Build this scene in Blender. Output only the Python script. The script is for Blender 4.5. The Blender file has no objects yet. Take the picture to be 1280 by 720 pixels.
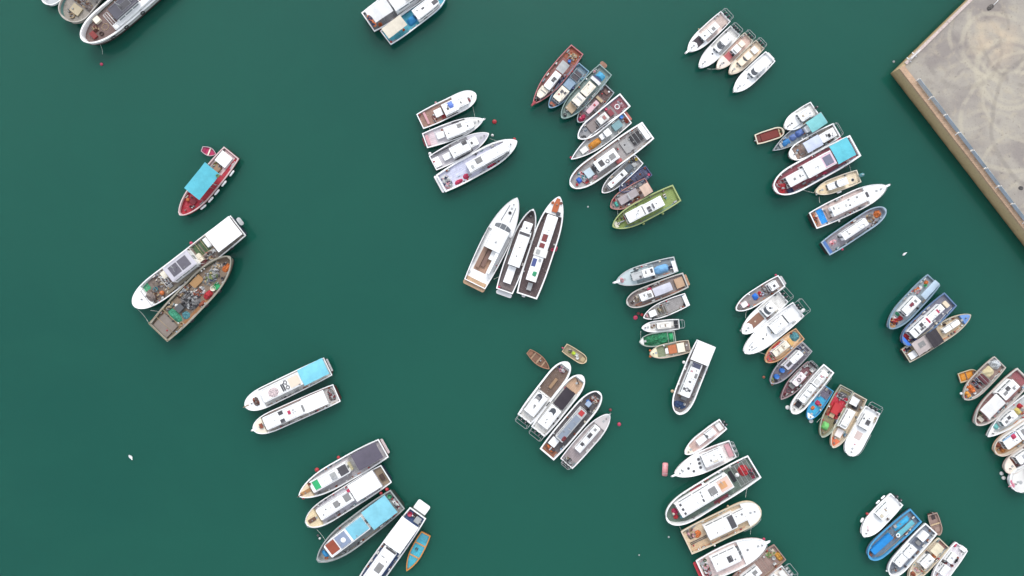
import bpy, bmesh, math, random
from mathutils import Vector, Matrix, noise

# ----------------------------------------------------------------- scale
# The photograph is a straight-down drone shot. M is metres per photo pixel at the waterline,
# H the flying height; at() turns a measured image point and a height into the place it has.
M, H = 0.15, 129.7
scn = bpy.context.scene
col = scn.collection
def at(px, py, z=0.0):
    k = (H - z) / H
    return Vector(((px - 640) * M * k, -(py - 360) * M * k, z))

# ----------------------------------------------------------------- materials
ALB = 0.74
def lin(c, a=ALB):
    def f(x):
        x /= 255.0
        x = x / 12.92 if x <= 0.04045 else ((x + 0.055) / 1.055) ** 2.4
        return min(0.84, x * a)
    return (f(c[0]), f(c[1]), f(c[2]), 1.0)

P = dict(w=(246,246,244), ow=(226,224,219), cr=(230,218,194), crm=(238,228,208), g=(150,149,148), lg=(188,190,190), dg=(88,86,90),
         k=(44,43,48), br=(122,88,70), dbr=(92,72,66), mar=(128,58,62), red=(188,50,58), pk=(202,62,98), org=(222,122,62),
         cy=(100,198,216), lcy=(150,220,236), tl=(92,152,160), bl=(52,120,206), nv=(54,68,112), gn=(64,164,118), olv=(136,152,92),
         tan=(202,176,140), rust=(158,88,64), sky=(150,186,216), pblue=(206,216,236), gbr=(140,126,120), gg=(112,118,112),
         lil=(200,196,204), dgr=(70,98,62), bgr=(60,190,120), yel=(214,190,70), pink=(226,170,176), tealg=(124,150,146), brt=(60,160,222),
         pln=(168,140,112))
def C(c): return P[c] if isinstance(c, str) else c

MATS = {}
def mat(c, kind='paint'):
    c = C(c); key = (c, kind)
    if key in MATS: return MATS[key]
    m = bpy.data.materials.new(kind + '_%02x%02x%02x' % c); m.use_nodes = True
    nt = m.node_tree; N = nt.nodes; L = nt.links; b = N['Principled BSDF']
    base = lin(c, .92) if kind in ('deck', 'net', 'gel') else lin(c)
    tc = N.new('ShaderNodeTexCoord')
    oi = N.new('ShaderNodeObjectInfo')
    mp = N.new('ShaderNodeVectorMath'); mp.operation = 'ADD'
    cb = N.new('ShaderNodeCombineXYZ'); sc = N.new('ShaderNodeMath'); sc.operation = 'MULTIPLY'; sc.inputs[1].default_value = 97.0
    L.new(oi.outputs['Random'], sc.inputs[0])
    for i in range(3): L.new(sc.outputs[0], cb.inputs[i])
    L.new(tc.outputs['Object'], mp.inputs[0]); L.new(cb.outputs[0], mp.inputs[1])
    def noi(scale, detail=5, rough=0.6):
        n = N.new('ShaderNodeTexNoise'); n.inputs['Scale'].default_value = scale; n.inputs['Detail'].default_value = detail
        n.inputs['Roughness'].default_value = rough; L.new(mp.outputs[0], n.inputs['Vector']); return n
    def ramp(src, p0, p1, v0=0.0, v1=1.0):
        r = N.new('ShaderNodeMapRange'); r.inputs[1].default_value = p0; r.inputs[2].default_value = p1
        r.inputs[3].default_value = v0; r.inputs[4].default_value = v1; L.new(src, r.inputs[0]); return r.outputs[0]
    def mix(f, a, bb):
        x = N.new('ShaderNodeMix'); x.data_type = 'RGBA'
        for s, v in ((x.inputs[0], f), (x.inputs[6], a), (x.inputs[7], bb)):
            if hasattr(v, 'is_linked'): L.new(v, s)
            else: s.default_value = v
        return x.outputs[2]
    def mul(k, r=1, g=1, bl=1): return (base[0]*k*r, base[1]*k*g, base[2]*k*bl, 1)
    if kind == 'paint':
        v = mix(ramp(noi(0.9).outputs[0], .45, .75, 0, .55), base, mul(.72, 1.0, .95, .86))
        v = mix(ramp(noi(4.5, 4).outputs[0], .60, .74, 0, .5), v, mul(.55, 1.05, .9, .75))
        L.new(v, b.inputs['Base Color']); b.inputs['Roughness'].default_value = .42
    elif kind == 'gel':                                    # white gel coat and moulded roofs: fainter soiling
        v = mix(ramp(noi(0.7).outputs[0], .45, .8, 0, .4), base, mul(.80, 1.0, .97, .92))
        v = mix(ramp(noi(5.0, 4).outputs[0], .62, .76, 0, .4), v, mul(.6, 1.0, .94, .85))
        L.new(v, b.inputs['Base Color']); b.inputs['Roughness'].default_value = .35
    elif kind == 'deck':
        w = N.new('ShaderNodeTexWave'); w.bands_direction = 'Y'; w.inputs['Scale'].default_value = .9; w.inputs['Distortion'].default_value = .4
        L.new(tc.outputs['Object'], w.inputs['Vector'])
        v = mix(ramp(noi(1.1).outputs[0], .35, .7, 0, .8), mul(1.08), mul(.70))
        v = mix(ramp(noi(3.3).outputs[0], .52, .7, 0, .6), v, mul(1.28))
        v = mix(ramp(noi(6.0, 3).outputs[0], .60, .68, 0, .6), v, mul(.40, 1.1, .95, .8))
        v = mix(ramp(w.outputs[0], .0, .22, .3, 0), v, mul(.5))
        v = mix(ramp(noi(7.5, 2).outputs[0], .66, .70, 0, .75), v, (.55, .53, .5, 1))
        L.new(v, b.inputs['Base Color']); b.inputs['Roughness'].default_value = .75
    elif kind == 'cloth':
        v = mix(ramp(noi(0.6).outputs[0], .4, .72, 0, .7), base, mul(.74))
        v = mix(ramp(noi(4.0).outputs[0], .55, .75, 0, .35), v, mul(1.12))
        L.new(v, b.inputs['Base Color']); b.inputs['Roughness'].default_value = .8
        bp = N.new('ShaderNodeBump'); bp.inputs['Strength'].default_value = .5; bp.inputs['Distance'].default_value = .12
        L.new(noi(1.6, 3).outputs[0], bp.inputs['Height']); L.new(bp.outputs[0], b.inputs['Normal'])
    elif kind == 'net':
        v = mix(ramp(noi(5, 3).outputs[0], .4, .62), mul(.5), mul(1.15))
        v = mix(ramp(noi(11, 2).outputs[0], .55, .62), v, mul(.32))
        L.new(v, b.inputs['Base Color']); b.inputs['Roughness'].default_value = .9
    elif kind == 'glass':
        b.inputs['Base Color'].default_value = base; b.inputs['Roughness'].default_value = .08; b.inputs['Specular IOR Level'].default_value = .6
    elif kind == 'metal':
        v = mix(ramp(noi(6).outputs[0], .5, .7, 0, .6), base, mul(.5, 1.2, .9, .7))
        L.new(v, b.inputs['Base Color']); b.inputs['Roughness'].default_value = .4; b.inputs['Metallic'].default_value = .3
    MATS[key] = m; return m

def gear_mat(cs):
    key = ('gear',) + tuple(C(c) for c in cs)
    if key in MATS: return MATS[key]
    m = bpy.data.materials.new('mixed_gear'); m.use_nodes = True
    nt = m.node_tree; N = nt.nodes; L = nt.links; b = N['Principled BSDF']
    tc = N.new('ShaderNodeTexCoord'); vo = N.new('ShaderNodeTexVoronoi'); vo.inputs['Scale'].default_value = 2.1
    vo.inputs['Randomness'].default_value = 1
    nz = N.new('ShaderNodeTexNoise'); nz.inputs['Scale'].default_value = 1.7
    va = N.new('ShaderNodeVectorMath'); va.operation = 'ADD'
    L.new(tc.outputs['Object'], nz.inputs['Vector']); L.new(nz.outputs['Color'], va.inputs[0]); L.new(tc.outputs['Object'], va.inputs[1])
    L.new(va.outputs[0], vo.inputs['Vector'])
    sp = N.new('ShaderNodeSeparateColor'); L.new(vo.outputs['Color'], sp.inputs[0])
    r = N.new('ShaderNodeValToRGB'); r.color_ramp.interpolation = 'CONSTANT'
    n = len(cs)
    while len(r.color_ramp.elements) < n: r.color_ramp.elements.new(.5)
    for i, c in enumerate(cs):
        r.color_ramp.elements[i].position = i / n; r.color_ramp.elements[i].color = lin(C(c))
    L.new(sp.outputs[0], r.inputs[0])
    n2 = N.new('ShaderNodeTexNoise'); n2.inputs['Scale'].default_value = 8; L.new(tc.outputs['Object'], n2.inputs['Vector'])
    mr = N.new('ShaderNodeMapRange'); mr.inputs[1].default_value = .35; mr.inputs[2].default_value = .65; mr.inputs[3].default_value = .45; mr.inputs[4].default_value = 1.1
    L.new(n2.outputs[0], mr.inputs[0])
    mx = N.new('ShaderNodeMix'); mx.data_type = 'RGBA'; mx.blend_type = 'MULTIPLY'; mx.inputs[0].default_value = 1
    L.new(r.outputs[0], mx.inputs[6]); L.new(mr.outputs[0], mx.inputs[7]); L.new(mx.outputs[2], b.inputs['Base Color'])
    b.inputs['Roughness'].default_value = .85
    MATS[key] = m; return m

# ----------------------------------------------------------------- object helpers
def link(name, me, parent=None, m=None):
    o = bpy.data.objects.new(name, me); col.objects.link(o)
    if m is not None and me is not None: me.materials.append(m)
    if parent is not None: o.parent = parent
    return o
def mesh(name, verts, faces, m, parent=None, smooth=False):
    me = bpy.data.meshes.new(name); me.from_pydata([tuple(v) for v in verts], [], faces); me.update()
    if smooth:
        for p in me.polygons: p.use_smooth = True
    return link(name, me, parent, m)
def from_bm(name, bm, m, parent=None, smooth=False):
    me = bpy.data.meshes.new(name); bmesh.ops.recalc_face_normals(bm, faces=bm.faces); bm.to_mesh(me); bm.free()
    if smooth:
        for p in me.polygons: p.use_smooth = True
    return link(name, me, parent, m)
def empty(name, loc, rz=0):
    o = bpy.data.objects.new(name, None); o.location = loc; o.rotation_euler = (0, 0, rz); o.empty_display_size = .3
    col.objects.link(o); return o
def tag(o, label=None, cat=None, group=None, kind=None):
    if label: o['label'] = label
    if cat: o['category'] = cat
    if group: o['group'] = group
    if kind: o['kind'] = kind
    return o

def prism(name, poly, z0, z1, m, parent, top=None, bev=.04, crown=0.0):
    """closed solid from a ccw outline; top is the outline at z1 (same count)"""
    top = top or poly; n = len(poly)
    bm = bmesh.new()
    a = [bm.verts.new((x, y, z0)) for x, y in poly]; b = [bm.verts.new((x, y, z1)) for x, y in top]
    bm.faces.new(a[::-1]); tf = bm.faces.new(b)
    for i in range(n): bm.faces.new((a[i], a[(i+1) % n], b[(i+1) % n], b[i]))
    if bev:
        bmesh.ops.bevel(bm, geom=[e for e in tf.edges] , offset=bev, segments=2, affect='EDGES', clamp_overlap=True)
    return from_bm(name, bm, m, parent)
def rect(x0, x1, y0, y1): return [(x0, y0), (x1, y0), (x1, y1), (x0, y1)]
def rrect(x0, x1, y0, y1, r=.2, n=3):
    r = min(r, (x1-x0)*.49, (y1-y0)*.49); out = []
    for cx, cy, a0 in ((x1-r, y0+r, -90), (x1-r, y1-r, 0), (x0+r, y1-r, 90), (x0+r, y0+r, 180)):
        for i in range(n+1):
            a = math.radians(a0 + 90*i/n); out.append((cx + r*math.cos(a), cy + r*math.sin(a)))
    return out
def tube(name, pts, r, m, parent=None, closed=False, sides=6):
    pts = [Vector(p) for p in pts]; n = len(pts); V = []; F = []
    for i, p in enumerate(pts):
        if closed: d = pts[(i+1) % n] - pts[i-1]
        else: d = pts[min(i+1, n-1)] - pts[max(i-1, 0)]
        d = d.normalized() if d.length > 1e-6 else Vector((1, 0, 0))
        up = Vector((0, 0, 1)) if abs(d.z) < .9 else Vector((1, 0, 0))
        a = d.cross(up).normalized(); b = d.cross(a).normalized()
        for k in range(sides):
            t = 2*math.pi*k/sides; V.append(p + a*math.cos(t)*r + b*math.sin(t)*r)
    for i in range(n if closed else n-1):
        j = (i+1) % n
        for k in range(sides): F.append((i*sides+k, i*sides+(k+1) % sides, j*sides+(k+1) % sides, j*sides+k))
    if not closed: F.append(tuple(range(sides))[::-1]); F.append(tuple((n-1)*sides+k for k in range(sides)))
    return mesh(name, V, F, m, parent, True)
def lathe(name, prof, m, parent=None, sides=12, loc=(0, 0, 0), smooth=True, axis='z'):
    V = []; F = []; n = len(prof)
    for r, z in prof:
        for k in range(sides):
            t = 2*math.pi*k/sides; v = (r*math.cos(t), r*math.sin(t), z)
            if axis == 'x': v = (v[2], v[0], v[1])
            V.append((v[0]+loc[0], v[1]+loc[1], v[2]+loc[2]))
    for i in range(n-1):
        for k in range(sides): F.append((i*sides+k, i*sides+(k+1) % sides, (i+1)*sides+(k+1) % sides, (i+1)*sides+k))
    F.append(tuple(range(sides))[::-1]); F.append(tuple((n-1)*sides+k for k in range(sides)))
    return mesh(name, V, F, m, parent, smooth)
def mound(name, sx, sy, h, m, seed, parent=None, rough=.35, square=2.6, freq=1.3, nx=16):
    """a lumpy heap or draped bundle: flat on its underside, uneven on top"""
    V = []; F = []; ny = nx; off = Vector((seed*7.31, seed*3.17, seed*1.9))
    for i in range(nx+1):
        for j in range(ny+1):
            u = -1 + 2*i/nx; v = -1 + 2*j/ny
            # squircle mapping keeps a rounded-rectangle outline
            e = (abs(u)**square + abs(v)**square)**(1/square) if (u or v) else 0
            k = max(abs(u), abs(v))/e if e > 1e-6 else 1
            x, y = u*k, v*k; rr = min(1, max(abs(u), abs(v)))
            wob = 1 + .12*noise.noise(Vector((x*1.7, y*1.7, 5)) + off)
            hh = h*(1 - rr**3.2)
            hh *= 1 + rough*1.6*noise.noise(Vector((x*sx*freq, y*sy*freq, 0)) + off)
            hh += h*.25*rough*noise.noise(Vector((x*sx*4, y*sy*4, 0)) + off) if rr < .98 else 0
            V.append((x*sx*wob, y*sy*wob, max(0.0, hh) if rr < .99 else 0.0))
    for i in range(nx):
        for j in range(ny):
            a = i*(ny+1)+j; F.append((a, a+ny+1, a+ny+2, a+1))
    rim = [i*(ny+1) for i in range(nx+1)] + [nx*(ny+1)+j for j in range(1, ny+1)] + [i*(ny+1)+ny for i in range(nx-1, -1, -1)] + [j for j in range(ny-1, 0, -1)]
    F.append(tuple(rim))
    return mesh(name, V, F, m, parent, True)

# ----------------------------------------------------------------- boats
CLUT = []          # (object, description, category, u, v, boat's short phrase) labelled at the end
SHAPES = {         # stern width, start of stern taper, start of bow curve, bow power, bow exponent
    'fish':  (.84, .35, .57, 2.2, .64), 'round': (.86, .35, .68, 2.5, .50), 'bluff': (.92, .30, .72, 2.6, .48),
    'yacht': (.84, .45, .48, 2.1, .70), 'sharp': (.80, .40, .48, 1.9, .84), 'motor': (.88, .35, .55, 2.2, .60),
    'row':   (.55, .55, .45, 1.9, .80), 'barge': (.96, .2, .64, 2.4, .66)}
class Boat: pass
rng = random.Random(11)

def boat(name, cat, label, short, stern, bow, W, shape='fish', hull='w', rim='w', deck='ow', fb=None, rw=.13, rimr=None, items=(), fd=None, group=None, taps=True, dd=None, beam=1.13):
    b = Boat(); b.short = short; W = W*beam
    sx, sy = stern; bx, by = bow
    Lp = math.hypot(bx-sx, by-sy); L = Lp*M
    b.fb = 1.05*(fb if fb is not None else .38 + .048*L)
    b.dz = b.fb - (dd if dd is not None else min(.45, .16 + .02*L))
    zc = b.fb
    A = at(sx, sy, zc); B = at(bx, by, zc); d = (B - A); b.L = d.length; b.ang = math.atan2(d.y, d.x)
    c0 = (A + B)/2; b.org = Vector((c0.x, c0.y, 0)); b.W = W*M*(H-zc)/H
    hw = b.W/2; sw, st, tb, pw, ex = SHAPES[shape]
    def half(x):
        t = min(1, max(0, x/b.L + .5))
        g = 1.0
        if t < st: g *= 1 - (1-sw)*((st-t)/st)**2
        if t > tb: g *= max(0.0, 1 - ((t-tb)/(1-tb))**pw)**ex
        return hw*g
    b.half = half
    def sheer(x):
        t = x/b.L + .5
        return b.fb*(1 + .34*max(0, (t-.45)/.55)**2 + .05*max(0, (.3-t)/.3)**2)
    b.sheer = sheer
    du = Vector((bx-sx, by-sy))/1.0; lv = Vector(((by-sy), -(bx-sx)))/Lp*(W/2)     # image vector to the port side
    ca, sa = math.cos(-b.ang), math.sin(-b.ang)
    def place(u, v, z):
        p = at(sx + u*du.x + v*lv.x, sy + u*du.y + v*lv.y, z) - b.org
        return (p.x*ca - p.y*sa, p.x*sa + p.y*ca)
    b.place = place
    root = empty(name, b.org, b.ang); tag(root, label, cat, group); b.root = root
    # --- hull shell
    n = 30; ts = [1 - (1 - i/n)**1.8 for i in range(n+1)]; xs = [(-.5 + t)*b.L for t in ts]
    V = []; F = []; secs = [(.28, -.55), (.60, -.25), (.73, 0.0), (.80, .30), (.90, .62), (1.0, 1.0)]
    m_ = len(secs)
    for x in xs:
        h_ = half(x); s_ = sheer(x)
        bt = max(0, (x/b.L + .5 - .6)/.4)
        ring = []
        for k, (f, z) in enumerate(secs):
            ff = f*(1 - .30*bt*(1 - k/(m_-1)))          # flare forward
            xx = x - (.05*b.L*bt*bt*(1 - k/(m_-1)))
            zz = z if z < 0 else z*s_
            ring.append((xx, h_*ff, zz))
        V += ring + [(p[0], -p[1], p[2]) for p in ring[::-1]]
    w_ = 2*m_
    for i in range(n):
        for k in range(w_-1):
            a = i*w_+k; F.append((a, a+1, a+w_+1, a+w_))
        F.append((i*w_+w_-1, i*w_, (i+1)*w_, (i+1)*w_+w_-1))
    F = [f for f in F if True]
    F.append(tuple(range(w_)))
    # leave the top open below the deck: drop the faces that close sheer to sheer
    topf = {tuple(sorted((i*w_+m_-1, i*w_+m_, (i+1)*w_+m_, (i+1)*w_+m_-1))) for i in range(n)}
    F = [f for f in F if tuple(sorted(f)) not in topf]
    bm = bmesh.new(); vs = [bm.verts.new(v) for v in V]
    for f in F:
        try: bm.faces.new([vs[i] for i in f])
        except ValueError: pass
    bmesh.ops.remove_doubles(bm, verts=bm.verts, dist=.004)
    ho = from_bm('hull', bm, mat(hull, 'paint'), root)
    ho.data.materials.append(mat(random.Random(int(sx*7+sy)).choice([(74,58,56), (92,50,48), (50,60,78), (58,66,60), (52,50,54)]), 'paint'))   # bottom paint up to the boot top
    for p in ho.data.polygons:
        if p.center.z < .30*b.fb: p.material_index = 1
    # --- gunwale with the bulwark's inner face
    rwm = max(.09, rw*(b.W/3.2)**.5) if rimr is None else rimr
    b.rw = rwm
    out = [(x, half(x)+.035) for x in xs]; 
    def inner(x): return max(0.0, half(min(x, b.L/2)) - rwm)
    loop = [(x, half(x)) for x in xs] + [(x, -half(x)) for x in xs[-2::-1]]
    V = []; F = []
    ends = len(loop)
    def zz(x): return sheer(x)
    cx_in = b.L/2 - rwm*1.6
    for (x, y) in loop:
        sg = 1 if y >= 0 else -1
        yo = sg*(abs(y)+.03) if abs(y) > .001 else 0
        xi = min(max(x, -b.L/2 + rwm), cx_in)
        yi = sg*max(0.02 if abs(y) > .001 else 0, min(abs(y), half(xi)) - rwm)
        xo = x + (.05 if x > b.L*.495 else (-.03 if x < -b.L*.499 else 0)); z = zz(x)
        V += [(xo, yo, z-.10), (xo, yo, z+.05), (xi, yi, z+.05), (xi, yi, b.dz-.02)]
    for i in range(ends):
        j = (i+1) % ends
        for k in range(3): F.append((i*4+k, j*4+k, j*4+k+1, i*4+k+1))
    bm = bmesh.new(); vs = [bm.verts.new(v) for v in V]
    for f in F:
        try: bm.faces.new([vs[i] for i in f])
        except ValueError: pass
    bmesh.ops.remove_doubles(bm, verts=bm.verts, dist=.002)
    from_bm('gunwale', bm, mat(rim, 'gel' if rim in ('w', 'ow') else 'paint'), root)
    # --- deck with a slight camber
    V = []; F = []
    dx = [min(max(x, -b.L/2 + rwm*.4), b.L/2 - rwm) for x in xs]
    for x in dx:
        h_ = max(0.0, half(x) - rwm*.4)
        V += [(x, h_, b.dz), (x, 0, b.dz + .04), (x, -h_, b.dz)]
    for i in range(n):
        a = i*3; F += [(a, a+1, a+4, a+3), (a+1, a+2, a+5, a+4)]
    mesh('deck', V, F, mat(deck, 'gel' if deck in ('w',) else 'deck'), root)
    if fd:
        u0, fc = fd; x0 = place(u0, 0, b.fb)[0]; fx = [x for x in xs if x > x0 + .1]
        fx = [x0] + [min(x, b.L/2 - rwm) for x in fx]
        V = []; F = []
        for x in fx:
            h_ = max(0, half(x) - rwm*.7); z = sheer(x) - .03
            V += [(x, h_, z), (x, h_*.5, z+.07), (x, 0, z+.09), (x, -h_*.5, z+.07), (x, -h_, z)]
        for i in range(len(fx)-1):
            for k in range(4): a = i*5+k; F.append((a, a+1, a+6, a+5))
        k0 = len(V); h_ = V[0][1]; V += [(x0, h_, b.dz), (x0, -h_, b.dz)]
        F.append((k0, k0+1, 4, 3, 2, 1, 0))
        mesh('foredeck', V, F, mat(fc, 'gel' if C(fc)[2] > 180 else 'deck'), root)
        b.fdz = True
        # anchor locker lid on the foredeck
        xl = b.L/2 - .17*b.L*.6 - .4
        prism('anchor_hatch', rrect(xl-.22, xl+.22, -.2, .2, .06), sheer(xl)+.03, sheer(xl)+.10, mat('lg'), root, bev=.02)
    # --- mooring bitts: one forward, two aft
    xf = b.L/2 - max(.5, .08*b.L); zf = (sheer(xf) + .05) if fd else b.dz
    if b.L > 6 and taps:
        bl = lathe('bow_bitt', [(.09, 0), (.09, .3), (.14, .32), (.14, .4), (.05, .43)], mat('g', 'metal'), root, 8, (xf, 0, zf))
        for s in (1, -1):
            xq = -b.L/2 + .35
            lathe('stern_bitt', [(.06, 0), (.06, .2), (.09, .22), (.09, .28), (.03, .3)], mat('g', 'metal'), root, 8, (xq, s*(half(xq)-rwm-.12), b.dz))
    b.top = None; b.topo = None; b.cabs = []; b.fdx = place(fd[0], 0, b.fb)[0] if fd else 1e9; b.seed = abs(hash_(name + str(stern))) % 997
    for it in items: ITEMS[it[0]](b, *it[1:])
    if taps: fittings(b, cat)
    return b

def hash_(s):
    h = 7
    for ch in s: h = (h*31 + ord(ch)) % 1000003
    return h
def fittings(b, cat):
    """fixed things along the side decks: lockers, vents, pipes and winch heads, clear of cabins and covers"""
    r = random.Random(b.seed*7+1)
    def free(x, y, m=.25): return all(not (x0-m < x < x1+m and y0-m < y < y1+m) for x0, x1, y0, y1, t in b.cabs)
    cols = ['lg', 'g', 'ow', 'tan', 'gbr', 'w', 'br', 'g', 'lg', 'sky', 'crm', 'dg', (170,110,90), 'tl']
    n = int(b.L*(1.3 if cat == 'fishing boat' else .25)); k = 0
    for i in range(n*4):
        x = r.uniform(-.46, .40)*b.L; s = r.choice((-1, 1)); l = r.uniform(.2, .75); w = r.uniform(.16, .34); h = r.uniform(.18, .5)
        hy = min(b.half(x-l/2), b.half(x+l/2)) - b.rw
        y = s*(hy - w/2 - .04) if r.random() < .6 else r.uniform(-.7, .7)*hy
        if hy < .5 or not free(x, y) or x > b.fdx - .4: continue
        t = r.random(); z = b.dz
        if t < .55:
            o = prism('deck_locker', rect(x-l/2, x+l/2, y-w/2, y+w/2), z-.01, z+h, mat(r.choice(cols), 'paint'), b.root, bev=.02)
            if l > .4: prism('lid', rect(x-l/2+.03, x+l/2-.03, y-w/2+.03, y+w/2-.03), z+h-.005, z+h+.03, mat(r.choice(('lg', 'ow', 'g')), 'paint'), o, bev=.01)
        elif t < .72: lathe('deck_vent', [(.07, 0), (.07, .35), (.16, .38), (.14, .48), (.03, .52)], mat(r.choice(('w', 'lg', 'g', 'red')), 'paint'), b.root, 10, (x, y, z))
        elif t < .86: lathe('winch_head', [(.2, 0), (.17, .12), (.10, .18), (.10, .34), (.18, .4), (.04, .42)], mat(r.choice(('dg', 'g', 'rust')), 'metal'), b.root, 10, (x, y, z))
        else: tube('deck_pipe', [(x-l, y, z+.0), (x-l, y, z+.10), (x+l, y, z+.10), (x+l, y, z)], .05, mat(r.choice(('lg', 'g', 'tl', 'org')), 'paint'), b.root, sides=6)
        b.cabs_ = None; k += 1
        if k >= n: break
    if cat == 'fishing boat':
        for s in (1, -1):                                    # a hose or pipe run under the bulwark
            if r.random() < .7:
                xs = [(-.44 + .8*i/14)*b.L for i in range(15)]; xs = [x for x in xs if x < b.fdx - .3]
                c = r.choice(('tan', 'g', 'org', 'sky', 'lg', 'dgr', 'w'))
                tube('deck_hose', [(x, s*max(.1, b.half(x) - b.rw - .10 - .05*math.sin(x*2.1+b.seed)), b.dz+.08) for x in xs], .04, mat(c, 'paint'), b.root, sides=5)
    else:
        x0 = -.40*b.L; xs = [x0 + (.84*b.L)*i/12 for i in range(13)]
        for s in (1, -1): tube('rub_rail', [(x, s*(b.half(x)+.035), b.sheer(x)-.16) for x in xs], .035, mat('dg', 'paint'), b.root, sides=5)
def zbase(b, u, v):
    """height of whatever a thing at (u, v) rests on: cabin roof, foredeck or deck"""
    x, y = b.place(u, v, b.dz)
    for (x0, x1, y0, y1, t) in b.cabs[::-1]:
        xx, yy = b.place(u, v, t)
        if x0-.05 < xx < x1+.05 and y0-.05 < yy < y1+.05: return t - .015
    if x > b.fdx: return b.sheer(x) + .05
    return b.dz + .02
def span(b, u0, u1, v0, v1, z, clamp=True, mg=.0):
    x0, ya = b.place(u0, v0, z); x1, yb = b.place(u1, v1, z)
    y0, y1 = min(ya, yb), max(ya, yb)
    if clamp:
        x0 = max(x0, -b.L/2 + b.rw + .03); x1 = min(x1, b.L/2 - b.rw)
    return x0, x1, y0, y1
def outline(b, x0, x1, y0, y1, mg, n=5):
    """footprint whose sides give way to the hull's own curve; ccw"""
    lo = []; hi = []
    for i in range(n+1):
        x = x0 + (x1-x0)*i/n; h = max(.12, b.half(x) - mg)
        lo.append((x, max(y0, -h))); hi.append((x, min(y1, h)))
        if hi[-1][1] - lo[-1][1] < .15:
            c = (hi[-1][1] + lo[-1][1])/2; c = max(-h, min(h, c)); lo[-1] = (x, c-.08); hi[-1] = (x, c+.08)
    return lo + hi[::-1]

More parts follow.
